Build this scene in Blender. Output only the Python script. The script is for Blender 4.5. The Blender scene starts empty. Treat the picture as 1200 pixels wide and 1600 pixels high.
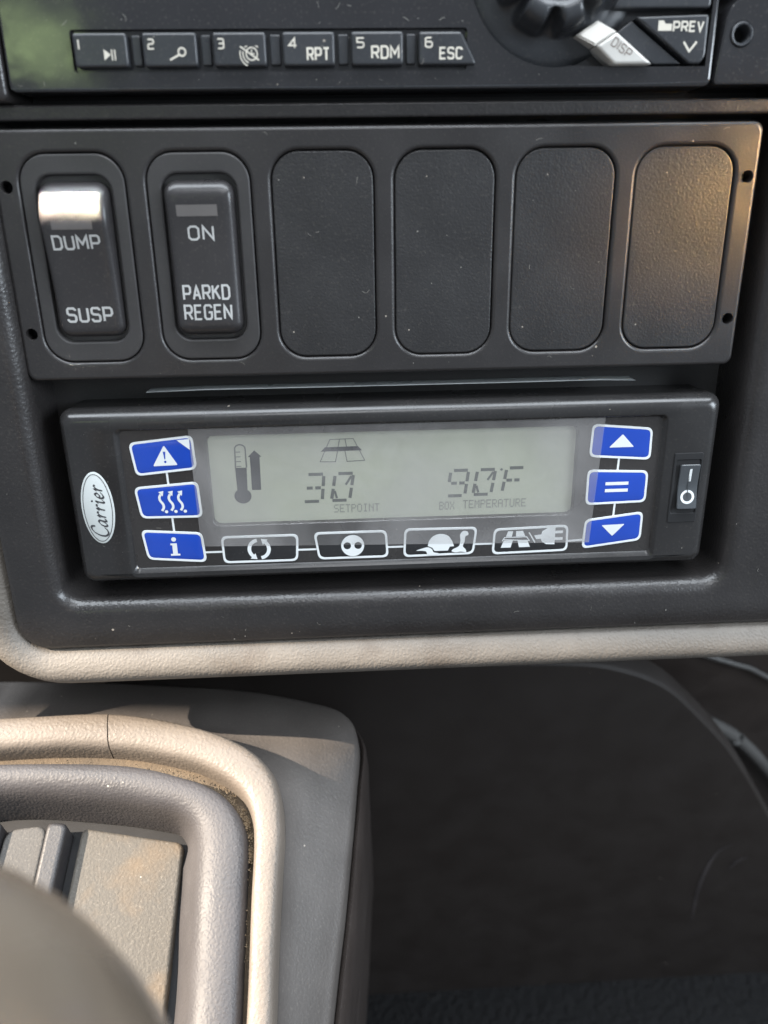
import bpy, bmesh, math, random
from mathutils import Vector, Matrix
random.seed(7)
sc = bpy.context.scene
COL = sc.collection
MM = 0.001
TILT = 25.0                                   # the dash face leans back by this much
ST, CT = math.sin(math.radians(TILT)), math.cos(math.radians(TILT))

# ------------------------------------------------------------------ camera
cd = bpy.data.cameras.new('camera')
cam = bpy.data.objects.new('camera', cd)
COL.objects.link(cam)
cam.matrix_world = Matrix(((0.99854755, 0.03191902, -0.0434046, -0.01183746),
                           (-0.05313235, 0.71691646, -0.69513146, -0.19879058),
                           (0.00892956, 0.69642801, 0.71757111, 0.10652017),
                           (0, 0, 0, 1)))
cd.sensor_fit = 'HORIZONTAL'
cd.sensor_width = 36.0
cd.lens = 36.0 * 1250 / 1200
cd.clip_start = 0.005
cd.clip_end = 50
cd.dof.use_dof = True
cd.dof.focus_distance = 0.243
cd.dof.aperture_fstop = 13.0
sc.camera = cam

# ------------------------------------------------------------------ world and lamps
w = bpy.data.worlds.new('World')
sc.world = w
w.use_nodes = True
bg = w.node_tree.nodes['Background']
bg.inputs['Color'].default_value = (0.82, 0.90, 1.0, 1)
bg.inputs['Strength'].default_value = 0.13

SUN = Vector((-0.76, -0.02, 0.65)).normalized()      # towards the sun
sl = bpy.data.lights.new('sun', 'SUN')
sl.energy = 5.0
sl.angle = math.radians(0.3)
sl.color = (1.0, 0.87, 0.72)
so = bpy.data.objects.new('sun', sl)
COL.objects.link(so)
so.location = SUN * 2
so.rotation_euler = SUN.to_track_quat('Z', 'Y').to_euler()

def area(name, loc, target, sx, sy, radiance, color):
    l = bpy.data.lights.new(name, 'AREA')
    l.shape = 'RECTANGLE'
    l.size, l.size_y = sx, sy
    l.energy = radiance * math.pi * sx * sy
    l.color = color
    o = bpy.data.objects.new(name, l)
    COL.objects.link(o)
    o.location = loc
    o.rotation_euler = (Vector(loc) - Vector(target)).to_track_quat('Z', 'Y').to_euler()
    return o
area('windshield_light', (0.0, 0.30, 0.85), (0, 0, 0), 1.5, 0.7, 3.2, (0.86, 0.93, 1.0))
area('right_window_light', (0.85, -0.40, 0.42), (0, -0.03, -0.03), 0.42, 0.42, 5.2, (0.80, 0.90, 1.0))
area('green_reflection_lamp', (-0.355, -0.69, 0.535), (-0.075, 0.02, 0.046), 0.085, 0.06, 1.6, (0.74, 1.0, 0.42))  # small green lamp added for the green reflection in the radio
area('overhead_area_light', (0.05, -0.36, 0.95), (0, 0, -0.05), 0.5, 0.28, 1.7, (0.93, 0.96, 1.0))  # overhead lamp aimed at the dash from above the camera
amber = area('added_amber_glow', (0.215, -0.075, 0.085), (0.100, 0.004, 0.012), 0.02, 0.02, 4.0, (1.0, 0.52, 0.10))  # small amber lamp added for the glow on the plate's right edge
amber.data.spread = math.radians(22)

# added narrow lamp that puts the sun patch on the first rocker
def on_face(u, v, d):
    return Vector((u * MM, (v * ST - d * CT) * MM, (v * CT + d * ST) * MM))
p0, p1 = on_face(-80.6, 13.5, 3.15), on_face(-86, 264, 32)
shaft = area('sun_patch_lamp', p1, p0, 0.0150, 0.0022, 1.0, (1.0, 0.84, 0.68))
shaft.data.energy = 0.008
shaft.data.spread = math.radians(0.25)
shaft.rotation_euler = Matrix(((1, 0, 0), (0, ST, -CT), (0, CT, ST))).to_3x3().to_euler()
zax = (p1 - p0).normalized()
xax = (Vector((1, 0, 0)) - zax * zax.x).normalized()
yax = zax.cross(xax)
shaft.rotation_euler = Matrix((xax, yax, zax)).transposed().to_euler()

sc.view_settings.view_transform = 'Standard'
sc.view_settings.look = 'None'
sc.view_settings.gamma = 1.0
sc.view_settings.use_curve_mapping = False
sc.view_settings.exposure = 1.85

# ------------------------------------------------------------------ materials
def plastic(name, col, rough=0.45, grain=1500, gstr=0.35, gdist=0.00005, spec=0.5, dust=0.0,
            dustcol=(0.42, 0.37, 0.31), var=0.12, cells=False, coat=0.0, metal=0.0, stain=None):
    m = bpy.data.materials.new(name)
    m.use_nodes = True
    nt = m.node_tree
    N, L = nt.nodes, nt.links
    b = N['Principled BSDF']
    b.inputs['Specular IOR Level'].default_value = spec
    b.inputs['Metallic'].default_value = metal
    b.inputs['Coat Weight'].default_value = coat
    b.inputs['Coat Roughness'].default_value = 0.08
    tc = N.new('ShaderNodeTexCoord')
    n1 = N.new('ShaderNodeTexNoise')
    n1.inputs['Scale'].default_value = 55
    n1.inputs['Detail'].default_value = 4
    L.new(tc.outputs['Object'], n1.inputs['Vector'])
    mr = N.new('ShaderNodeMapRange')
    mr.inputs['From Min'].default_value = 0.3
    mr.inputs['From Max'].default_value = 0.7
    mr.inputs['To Min'].default_value = 1 - var
    mr.inputs['To Max'].default_value = 1 + var
    L.new(n1.outputs['Fac'], mr.inputs['Value'])
    vm = N.new('ShaderNodeVectorMath')
    vm.operation = 'SCALE'
    vm.inputs[0].default_value = col
    L.new(mr.outputs['Result'], vm.inputs['Scale'])
    out = vm.outputs['Vector']
    rr = N.new('ShaderNodeMapRange')
    rr.inputs['From Min'].default_value = 0.3
    rr.inputs['From Max'].default_value = 0.7
    rr.inputs['To Min'].default_value = max(0.02, rough - 0.06)
    rr.inputs['To Max'].default_value = min(1, rough + 0.06)
    L.new(n1.outputs['Fac'], rr.inputs['Value'])
    L.new(rr.outputs['Result'], b.inputs['Roughness'])
    def mix(fac, colr):
        nonlocal out
        mx = N.new('ShaderNodeMix')
        mx.data_type = 'RGBA'
        L.new(fac, mx.inputs['Factor'])
        L.new(out, mx.inputs[6])
        mx.inputs[7].default_value = (*colr, 1)
        out = mx.outputs[2]
    if stain:
        n3 = N.new('ShaderNodeTexNoise')
        n3.inputs['Scale'].default_value = stain[1]
        n3.inputs['Detail'].default_value = 6
        L.new(tc.outputs['Object'], n3.inputs['Vector'])
        r3 = N.new('ShaderNodeMapRange')
        r3.inputs['From Min'].default_value = 0.52
        r3.inputs['From Max'].default_value = 0.75
        r3.inputs['To Max'].default_value = stain[2]
        L.new(n3.outputs['Fac'], r3.inputs['Value'])
        mix(r3.outputs['Result'], stain[0])
    if dust > 0:
        # scattered specks: small voronoi cells, only a few of them switched on
        vo = N.new('ShaderNodeTexVoronoi')
        vo.inputs['Scale'].default_value = 420
        L.new(tc.outputs['Object'], vo.inputs['Vector'])
        lt = N.new('ShaderNodeMath')
        lt.operation = 'LESS_THAN'
        L.new(vo.outputs['Distance'], lt.inputs[0])
        sp = N.new('ShaderNodeSeparateColor')
        L.new(vo.outputs['Color'], sp.inputs['Color'])
        sz = N.new('ShaderNodeMapRange')
        sz.inputs['From Min'].default_value = 1 - 0.05 * dust
        sz.inputs['From Max'].default_value = 1.0
        sz.inputs['To Min'].default_value = 0.0
        sz.inputs['To Max'].default_value = 0.16
        L.new(sp.outputs[0], sz.inputs['Value'])
        L.new(sz.outputs['Result'], lt.inputs[1])
        sc_ = N.new('ShaderNodeMath')
        sc_.operation = 'MULTIPLY'
        sc_.inputs[1].default_value = 0.75
        L.new(lt.outputs['Value'], sc_.inputs[0])
        mix(sc_.outputs['Value'], dustcol)
        # thin film of fine dust
        n4 = N.new('ShaderNodeTexNoise')
        n4.inputs['Scale'].default_value = 1300
        n4.inputs['Detail'].default_value = 2
        L.new(tc.outputs['Object'], n4.inputs['Vector'])
        r4 = N.new('ShaderNodeMapRange')
        r4.inputs['From Min'].default_value = 0.58
        r4.inputs['From Max'].default_value = 0.72
        r4.inputs['To Max'].default_value = 0.10 * dust
        L.new(n4.outputs['Fac'], r4.inputs['Value'])
        mix(r4.outputs['Result'], dustcol)
    L.new(out, b.inputs['Base Color'])
    if gstr > 0:
        if cells:
            g = N.new('ShaderNodeTexVoronoi')
            g.feature = 'SMOOTH_F1'
            g.inputs['Scale'].default_value = grain
            nd = N.new('ShaderNodeTexNoise')
            nd.inputs['Scale'].default_value = grain * 0.6
            L.new(tc.outputs['Object'], nd.inputs['Vector'])
            vm2 = N.new('ShaderNodeVectorMath')
            vm2.operation = 'MULTIPLY_ADD'
            L.new(nd.outputs['Color'], vm2.inputs[0])
            vm2.inputs[1].default_value = (1.1 / grain,) * 3
            L.new(tc.outputs['Object'], vm2.inputs[2])
            L.new(vm2.outputs['Vector'], g.inputs['Vector'])
            h = g.outputs['Distance']
        else:
            g = N.new('ShaderNodeTexNoise')
            g.inputs['Scale'].default_value = grain
            g.inputs['Detail'].default_value = 2.5
            L.new(tc.outputs['Object'], g.inputs['Vector'])
            h = g.outputs['Fac']
        bp = N.new('ShaderNodeBump')
        bp.inputs['Strength'].default_value = gstr
        bp.inputs['Distance'].default_value = gdist * (2.0 if cells else 1.0)
        bp.invert = cells
        L.new(h, bp.inputs['Height'])
        L.new(bp.outputs['Normal'], b.inputs['Normal'])
    return m

M = {}
M['bezel'] = plastic('bezel_plastic', (0.025, 0.0228, 0.0225), 0.32, 1300, 0.8, gdist=0.00005, cells=True, dust=0.35)
M['liner'] = plastic('recess_plastic', (0.085, 0.080, 0.080), 0.5, 900, 0.4, dust=0.6, stain=((0.09, 0.06, 0.045), 60, 0.5))
M['deep'] = plastic('shadowed_back_plastic', (0.022, 0.021, 0.021), 0.6, 900, 0.2, dust=0.3)  # recess shade put into the colour, darker than the liner
M['plate'] = plastic('switch_plate_plastic', (0.0245, 0.0225, 0.0225), 0.33, 1500, 0.7, gdist=0.00006, dust=0.3)
M['blank'] = plastic('blank_cover_plastic', (0.0225, 0.0215, 0.0220), 0.38, 1700, 0.8, gdist=0.00005, cells=True, dust=0.4)
M['rocker'] = plastic('rocker_plastic', (0.029, 0.027, 0.028), 0.32, 1900, 0.3, dust=0.35)
M['rim'] = plastic('rocker_frame_plastic', (0.037, 0.035, 0.035), 0.38, 2200, 0.15, dust=0.25)
M['lens'] = plastic('indicator_lens', (0.13, 0.12, 0.115), 0.22, 900, 0.0)
M['radio'] = plastic('radio_fascia', (0.020, 0.020, 0.022), 0.12, 60, 0.35, gdist=0.0006, dust=0.45, coat=0.2)
M['button'] = plastic('radio_button_plastic', (0.030, 0.032, 0.036), 0.30, 2500, 0.12, dust=0.5)
M['silver'] = plastic('silver_paint', (0.62, 0.60, 0.56), 0.34, 2500, 0.1, metal=0.25)
M['housing'] = plastic('controller_plastic', (0.022, 0.021, 0.021), 0.25, 2300, 0.2, dust=0.3)
M['keypad'] = plastic('keypad_membrane', (0.032, 0.029, 0.028), 0.28, 3000, 0.08, dust=0.3)
M['keyblue'] = plastic('blue_key_vinyl', (0.014, 0.060, 0.40), 0.20, 3000, 0.05, dust=0.1, var=0.05)
M['keyblack'] = plastic('black_key_vinyl', (0.020, 0.020, 0.021), 0.26, 3000, 0.05, dust=0.2)
M['ink'] = plastic('white_ink', (0.70, 0.72, 0.72), 0.5, 2000, 0.0, var=0.05)
M['inkgrey'] = plastic('grey_ink', (0.42, 0.42, 0.41), 0.5, 2000, 0.0, var=0.12)
M['inkwarm'] = plastic('ivory_ink', (0.60, 0.56, 0.48), 0.5, 2000, 0.0, var=0.06)
M['inkdark'] = plastic('dark_ink', (0.05, 0.05, 0.055), 0.5, 2000, 0.0)
M['inkbrown'] = plastic('brown_ink', (0.16, 0.12, 0.10), 0.5, 2000, 0.0)
M['lcd'] = plastic('liquid_crystal_glass', (0.36, 0.37, 0.295), 0.2, 2000, 0.0, var=0.05)
M['segment'] = plastic('lit_segment', (0.085, 0.090, 0.082), 0.3, 2000, 0.0, var=0.04)
M['faint'] = plastic('faint_segment', (0.185, 0.19, 0.16), 0.3, 2000, 0.0, var=0.04)
M['segdark'] = plastic('dark_segment', (0.020, 0.022, 0.026), 0.3, 2000, 0.0, var=0.1)
M['badge'] = plastic('badge_foil', (0.58, 0.61, 0.60), 0.4, 2000, 0.0, var=0.04)
M['metal'] = plastic('bare_metal_edge', (0.75, 0.77, 0.78), 0.3, 2000, 0.1, metal=0.9)
M['edgeglint'] = plastic('painted_edge_glint', (0.34, 0.36, 0.36), 0.3, 2000, 0.0)  # sunlit glint of the edge put into a pale colour
M['power'] = plastic('power_rocker_plastic', (0.060, 0.066, 0.072), 0.25, 2500, 0.05, dust=0.4)
M['hole'] = plastic('deep_black', (0.008, 0.008, 0.009), 0.8, 900, 0.0)
M['tan'] = plastic('tan_lip_plastic', (0.135, 0.119, 0.102), 0.58, 1300, 1.0, gdist=0.00008, cells=True, dust=0.3,
                   dustcol=(0.10, 0.085, 0.07), stain=((0.075, 0.058, 0.045), 60, 0.75))
M['ring'] = plastic('console_trim_vinyl', (0.138, 0.115, 0.095), 0.54, 1050, 1.0, gdist=0.00008, cells=True, dust=0.3,
                    stain=((0.155, 0.13, 0.105), 40, 0.5))
M['tray'] = plastic('tray_surround_plastic', (0.050, 0.046, 0.047), 0.56, 1200, 1.0, gdist=0.00007, cells=True, dust=0.35)
M['pad'] = plastic('rubber_tray_pad', (0.062, 0.054, 0.044), 0.7, 1100, 1.0, gdist=0.00028, dust=1.0,
                   stain=((0.16, 0.095, 0.04), 28, 0.85))
M['divider'] = plastic('tray_divider_plastic', (0.024, 0.022, 0.023), 0.5, 1200, 0.6, cells=True, dust=0.5)
M['seam'] = plastic('dusty_seam', (0.085, 0.062, 0.040), 0.9, 700, 1.0, gdist=0.0004, var=0.3, dust=1.0, dustcol=(0.22, 0.16, 0.09))
M['padgrey'] = plastic('grey_tray_pad', (0.050, 0.046, 0.042), 0.7, 1100, 1.0, gdist=0.00018, dust=1.0)
M['shell'] = plastic('console_shell_plastic', (0.080, 0.071, 0.065), 0.5, 1000, 1.0, gdist=0.00014, dust=0.7)
M['knob'] = plastic('gear_knob_plastic', (0.100, 0.080, 0.061), 0.28, 900, 0.2)
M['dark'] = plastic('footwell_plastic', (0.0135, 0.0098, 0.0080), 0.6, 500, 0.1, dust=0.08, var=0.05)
M['scuff'] = plastic('rubbed_plastic', (0.030, 0.025, 0.025), 0.6, 600, 0.3, var=0.4)
M['trimbrown'] = plastic('lower_trim_plastic', (0.030, 0.023, 0.020), 0.5, 800, 0.5, dust=0.4)
M['worn'] = plastic('worn_edge_rubber', (0.065, 0.063, 0.060), 0.65, 700, 0.8, stain=((0.05, 0.05, 0.05), 300, 0.8))
M['mat'] = plastic('floor_mat_rubber', (0.007, 0.007, 0.0075), 0.9, 260, 1.0, spec=0.2, gdist=0.0012, cells=True, dust=0.3)
M['crumb'] = plastic('sandy_dust', (0.17, 0.125, 0.078), 0.9, 900, 0.0, var=0.4)
M['lint'] = plastic('pale_lint', (0.20, 0.19, 0.17), 0.8, 900, 0.0)

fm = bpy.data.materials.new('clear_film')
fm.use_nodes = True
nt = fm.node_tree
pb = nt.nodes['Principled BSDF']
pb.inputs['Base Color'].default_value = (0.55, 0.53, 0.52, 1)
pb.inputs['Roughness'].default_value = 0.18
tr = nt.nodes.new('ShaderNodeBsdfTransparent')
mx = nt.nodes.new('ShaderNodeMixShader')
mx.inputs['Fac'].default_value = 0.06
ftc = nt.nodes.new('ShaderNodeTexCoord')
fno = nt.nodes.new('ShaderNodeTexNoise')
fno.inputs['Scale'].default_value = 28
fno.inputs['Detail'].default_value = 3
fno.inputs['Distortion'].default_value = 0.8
fmr = nt.nodes.new('ShaderNodeMapRange')  # uneven haze: film smudges plus display glare put into the mix
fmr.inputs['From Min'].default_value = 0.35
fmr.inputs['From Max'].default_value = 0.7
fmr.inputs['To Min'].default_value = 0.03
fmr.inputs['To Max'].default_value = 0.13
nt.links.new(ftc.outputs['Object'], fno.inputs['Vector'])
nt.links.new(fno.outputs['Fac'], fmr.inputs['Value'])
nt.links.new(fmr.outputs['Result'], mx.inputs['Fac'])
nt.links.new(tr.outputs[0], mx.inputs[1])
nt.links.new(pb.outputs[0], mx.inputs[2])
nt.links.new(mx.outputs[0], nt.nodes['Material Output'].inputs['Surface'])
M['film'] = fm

# ------------------------------------------------------------------ helpers: objects
def thing(name, label, cat, loc=(0, 0, 0), rot=(0, 0, 0), group=None, kind=None):
    o = bpy.data.objects.new(name, None)
    COL.objects.link(o)
    o.empty_display_size = 0.01
    o.location = loc
    o.rotation_euler = rot
    o['label'] = label
    o['category'] = cat
    if group:
        o['group'] = group
    if kind:
        o['kind'] = kind
    return o

def panel_thing(name, label, cat, u, v, d, **k):
    """an Empty on the tilted dash face: local x = right, y = up the face, z = out of it"""
    o = thing(name, label, cat, ((u) * MM, (v * ST - d * CT) * MM, (v * CT + d * ST) * MM),
              (math.radians(90 - TILT), 0, 0), **k)
    o['_o'] = (u, v, d)
    return o

def finish(name, bm, mat, parent=None, smooth=35, label=None):
    me = bpy.data.meshes.new(name)
    bmesh.ops.recalc_face_normals(bm, faces=bm.faces)
    for v in bm.verts:
        v.co *= MM
    bm.to_mesh(me)
    bm.free()
    me.materials.append(M[mat] if isinstance(mat, str) else mat)
    if smooth:
        for p in me.polygons:
            p.use_smooth = True
        me.set_sharp_from_angle(angle=math.radians(smooth))
    o = bpy.data.objects.new(name, me)
    COL.objects.link(o)
    if parent is not None:
        o.parent = parent
        if '_o' in parent.keys():
            u, v, d = parent['_o']
            o.location = (-u * MM, -v * MM, -d * MM)
    if label:
        o['label'] = label
    return o

# ------------------------------------------------------------------ helpers: shapes (mm)
def rrect(cx, cy, w_, h_, r, na=7, ne=5):
    r = max(0.01, min(r, w_ / 2 - 1e-3, h_ / 2 - 1e-3))
    out = []
    cs = [(cx + w_ / 2 - r, cy + h_ / 2 - r, 0), (cx - w_ / 2 + r, cy + h_ / 2 - r, 90),
          (cx - w_ / 2 + r, cy - h_ / 2 + r, 180), (cx + w_ / 2 - r, cy - h_ / 2 + r, 270)]
    for i, (x, y, a) in enumerate(cs):
        arc = [(x + r * math.cos(math.radians(a + 90 * k / na)), y + r * math.sin(math.radians(a + 90 * k / na)))
               for k in range(na + 1)]
        out += arc
        nx, ny, na2 = cs[(i + 1) % 4]
        q = (nx + r * math.cos(math.radians(na2)), ny + r * math.sin(math.radians(na2)))
        p = arc[-1]
        for k in range(1, ne):
            out.append((p[0] + (q[0] - p[0]) * k / ne, p[1] + (q[1] - p[1]) * k / ne))
    return out

def box_rr(l, r, b, t, rad, **k):
    return rrect((l + r) / 2, (b + t) / 2, r - l, t - b, rad, **k)

def circle(cx, cy, r, n=28):
    return [(cx + r * math.cos(2 * math.pi * k / n), cy + r * math.sin(2 * math.pi * k / n)) for k in range(n)]

def ellipse(cx, cy, a, b, n=48):
    return [(cx + a * math.cos(2 * math.pi * k / n), cy + b * math.sin(2 * math.pi * k / n)) for k in range(n)]

def area2(pts):
    return sum(pts[i][0] * pts[(i + 1) % len(pts)][1] - pts[(i + 1) % len(pts)][0] * pts[i][1] for i in range(len(pts))) / 2

def inset(pts, t):
    """offset a polygon inwards by t (edges moved, corners re-intersected)"""
    if area2(pts) < 0:
        pts = pts[::-1]
    n = len(pts)
    out = []
    for i in range(n):
        p0, p1, p2 = Vector(pts[i - 1]), Vector(pts[i]), Vector(pts[(i + 1) % n])
        a, b = (p1 - p0).normalized(), (p2 - p1).normalized()
        na, nb = Vector((-a.y, a.x)), Vector((-b.y, b.x))
        m = (na + nb)
        m = m / max(0.15, m.length_squared) * 2
        out.append(tuple(p1 + m * t))
    return out

def opoly(pts, r, n=6):
    """polygon with rounded corners"""
    out = []
    k = len(pts)
    for i in range(k):
        p0, p1, p2 = Vector(pts[i - 1]), Vector(pts[i]), Vector(pts[(i + 1) % k])
        a, b = (p0 - p1), (p2 - p1)
        t = min(r, a.length * 0.45, b.length * 0.45)
        q0, q2 = p1 + a.normalized() * t, p1 + b.normalized() * t
        for j in range(n + 1):
            s = j / n
            out.append(tuple(q0 * (1 - s) ** 2 + p1 * 2 * s * (1 - s) + q2 * s * s))
    return out

def loft(bm, rings, cap0=False, cap1=False, base=None, closed=True):
    """rings: list of (pts2d, d) or of lists of 3d points, all of the same length"""
    rows = []
    for rg in rings:
        if isinstance(rg, tuple):
            pts, d = rg
            row = [bm.verts.new((x, y, d + (base(x, y) if base else 0))) for x, y in pts]
        else:
            row = [bm.verts.new(p) for p in rg]
        rows.append(row)
    for a, b in zip(rows, rows[1:]):
        n = len(a)
        for i in range(n if closed else n - 1):
            j = (i + 1) % n
            bm.faces.new((a[i], a[j], b[j], b[i]))
    if cap0:
        bm.faces.new(rows[0][::-1])
    if cap1:
        bm.faces.new(rows[-1])
    return rows

def fill(bm, loops, d=0.0, base=None):
    """flat face with holes; loops[0] outside"""
    es = []
    vs = []
    for lp in loops:
        row = [bm.verts.new((x, y, d)) for x, y in lp]
        vs += row
        for i in range(len(row)):
            es.append(bm.edges.new((row[i], row[(i + 1) % len(row)])))
    bmesh.ops.triangle_fill(bm, use_beauty=True, use_dissolve=False, edges=es, normal=(0, 0, 1))
    if base:
        for v in vs:
            v.co.z += base(v.co.x, v.co.y)

def ribbon(bm, pts, wd, d=0.0, closed=False, base=None, widths=None):
    n = len(pts)
    P = [Vector(p) for p in pts]
    L_, R_ = [], []
    for i in range(n):
        if closed:
            a, b = P[i] - P[i - 1], P[(i + 1) % n] - P[i]
        else:
            a = P[i] - P[i - 1] if i > 0 else P[1] - P[0]
            b = P[i + 1] - P[i] if i < n - 1 else P[-1] - P[-2]
        a, b = a.normalized(), b.normalized()
        na, nb = Vector((-a.y, a.x)), Vector((-b.y, b.x))
        m = na + nb
        m = m * (2 / max(0.5, m.length_squared)) * 1.0
        hw = (widths[i] if widths else wd) / 2
        l, r = P[i] + m * hw, P[i] - m * hw
        L_.append(bm.verts.new((l.x, l.y, d + (base(l.x, l.y) if base else 0))))
        R_.append(bm.verts.new((r.x, r.y, d + (base(r.x, r.y) if base else 0))))
    for i in range(n if closed else n - 1):
        j = (i + 1) % n
        bm.faces.new((L_[i], R_[i], R_[j], L_[j]))

def smoothpath(pts, k=6, closed=False):
    out = []
    n = len(pts)
    P = [Vector(p) for p in pts]
    rng = n if closed else n - 1
    for i in range(rng):
        p0 = P[i - 1] if (i > 0 or closed) else P[0] * 2 - P[1]
        p1, p2 = P[i], P[(i + 1) % n]
        p3 = P[(i + 2) % n] if (i + 2 < n or closed) else P[-1] * 2 - P[-2]
        for j in range(k):
            t = j / k
            out.append(0.5 * ((2 * p1) + (p2 - p0) * t + (2 * p0 - 5 * p1 + 4 * p2 - p3) * t * t
                              + (3 * p1 - p0 - 3 * p2 + p3) * t ** 3))
    if not closed:
        out.append(P[-1])
    return [tuple(p) for p in out]

def slab(bm, pts_fn, d0, d1, b=0.4, nb=4, base=None):
    """solid with rounded front edge: pts_fn(inset) -> outline"""
    rings = [(pts_fn(0), d0), (pts_fn(0), d1 - b)]
    for k in range(1, nb + 1):
        a = math.pi / 2 * k / nb
        rings.append((pts_fn(b * (1 - math.cos(a))), d1 - b + b * math.sin(a)))
    loft(bm, rings, base=base)
    rows = pts_fn(b)
    vs = [bm.verts.new((x, y, d1 + (base(x, y) if base else 0))) for x, y in rows]
    bm.faces.new(vs)

# stroke lettering on a 4 x 6 grid
OO = [(0, 1), (0, 5), (1, 6), (3, 6), (4, 5), (4, 1), (3, 0), (1, 0), (0, 1)]
F = {
 'D': (4, [[(0, 0), (0, 6), (2.9, 6), (4, 4.9), (4, 1.1), (2.9, 0), (0, 0)]]),
 'U': (4, [[(0, 6), (0, .8), (.8, 0), (3.2, 0), (4, .8), (4, 6)]]),
 'M': (4.8, [[(0, 0), (0, 6), (2.4, 2.2), (4.8, 6), (4.8, 0)]]),
 'P': (4, [[(0, 0), (0, 6), (3.2, 6), (4, 5.2), (4, 3.3), (3.2, 2.5), (0, 2.5)]]),
 'S': (4, [[(3.9, 4.9), (3.9, 5.3), (3.2, 6), (.8, 6), (.1, 5.3), (.1, 3.8), (.8, 3.15), (3.2, 2.95), (3.9, 2.3),
            (3.9, .7), (3.2, 0), (.8, 0), (.1, .7), (.1, 1.2)]]),
 'O': (4, [OO]),
 'N': (4, [[(0, 0), (0, 6), (4, 0), (4, 6)]]),
 'A': (4, [[(0, 0), (2, 6), (4, 0)], [(.75, 1.9), (3.25, 1.9)]]),
 'R': (4, [[(0, 0), (0, 6), (3.2, 6), (4, 5.2), (4, 3.6), (3.2, 2.8), (0, 2.8)], [(2.1, 2.8), (4, 0)]]),
 'K': (4, [[(0, 0), (0, 6)], [(3.8, 6), (.3, 2.9)], [(1.5, 3.7), (4, 0)]]),
 'E': (3.7, [[(3.7, 6), (0, 6), (0, 0), (3.7, 0)], [(0, 3.1), (3.2, 3.1)]]),
 'G': (4, [[(3.9, 4.8), (3.9, 5.2), (3.2, 6), (.8, 6), (0, 5.2), (0, .8), (.8, 0), (3.2, 0), (4, .8), (4, 2.9), (2.2, 2.9)]]),
 'T': (4, [[(0, 6), (4, 6)], [(2, 6), (2, 0)]]),
 'C': (3.8, [[(3.8, 4.8), (3.8, 5.2), (3.1, 6), (.8, 6), (0, 5.2), (0, .8), (.8, 0), (3.1, 0), (3.8, .8), (3.8, 1.2)]]),
 'V': (4, [[(0, 6), (2, 0), (4, 6)]]),
 'I': (.2, [[(0.1, 6), (0.1, 0)]]),
 '1': (1, [[(.7, 6), (.7, 0)]]),
 '2': (4, [[(0, 6), (3.2, 6), (4, 5.2), (4, 3.9), (3.2, 3.1), (.8, 3.1), (0, 2.3), (0, 0), (4, 0)]]),
 '3': (4, [[(0, 6), (3.2, 6), (4, 5.2), (4, .8), (3.2, 0), (0, 0)], [(.8, 3.1), (4, 3.1)]]),
 '4': (4, [[(3, 0), (3, 6), (0, 1.6), (4, 1.6)]]),
 '5': (4, [[(4, 6), (0, 6), (0, 3.3), (3.2, 3.3), (4, 2.5), (4, .8), (3.2, 0), (0, 0)]]),
 '6': (4, [[(3.6, 6), (.8, 6), (0, 5.2), (0, .8), (.8, 0), (3.2, 0), (4, .8), (4, 2.6), (3.2, 3.4), (0, 3.4)]]),
}
def lettering(text, x0, x1, y0, y1, stroke, d, mat, parent, base=None, rot=None, name='lettering'):
    """word fitted between x0..x1 and y0..y1"""
    gap = 1.9
    tot = sum(F[c][0] for c in text) + gap * (len(text) - 1)
    sx, sy = (x1 - x0) / max(tot, 0.5), (y1 - y0) / 6
    bm = bmesh.new()
    x = 0
    k = 0
    for c in text:
        wd, strokes = F[c]
        for st in strokes:
            pts = [(x0 + (x + px) * sx, y0 + py * sy) for px, py in st]
            if rot:
                cx, cy, a = rot
                pts = [(cx + (p[0] - cx) * math.cos(a) - (p[1] - cy) * math.sin(a),
                        cy + (p[0] - cx) * math.sin(a) + (p[1] - cy) * math.cos(a)) for p in pts]
            cl = pts[0] == pts[-1]
            if cl:
                pts = pts[:-1]
            if base:       # extra points so the ink hugs the curved cap
                fine = []
                q = pts + [pts[0]] if cl else pts
                for a_, b_ in zip(q, q[1:]):
                    for j in range(3):
                        fine.append((a_[0] + (b_[0] - a_[0]) * j / 3, a_[1] + (b_[1] - a_[1]) * j / 3))
                if not cl:
                    fine.append(q[-1])
                pts = fine
            ribbon(bm, pts, stroke, d + 0.006 * (k % 3), closed=cl, base=base)
            k += 1
        x += wd + gap
    return finish(name, bm, mat, parent, smooth=0)

def shape(name, loops, d, mat, parent, th=0.0, label=None):
    bm = bmesh.new()
    fill(bm, loops, d)
    return finish(name, bm, mat, parent, smooth=0, label=label)

# ================================================================== the dash bezel
bez = panel_thing('dash_bezel', 'dark grained centre dash surround with rounded tan lip along its bottom edge', 'dashboard', 0, -98, 0)

def upath(l, r, b, rad, top=70.0, n=10):
    """open U: down the left rail, round the corner, along the bottom, up the right rail"""
    pts = []
    for k in range(14):
        pts.append((l, top + (b + rad - top) * k / 14))
    for k in range(n + 1):
        a = math.pi + math.pi / 2 * k / n
        pts.append((l + rad + rad * math.cos(a), b + rad + rad * math.sin(a)))
    for k in range(1, 30):
        pts.append((l + rad + (r - l - 2 * rad) * k / 30, b))
    for k in range(n + 1):
        a = -math.pi / 2 + math.pi / 2 * k / n
        pts.append((r - rad + rad * math.cos(a), b + rad + rad * math.sin(a)))
    for k in range(1, 15):
        pts.append((r, b + rad + (top - b - rad) * k / 14))
    return pts

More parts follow.
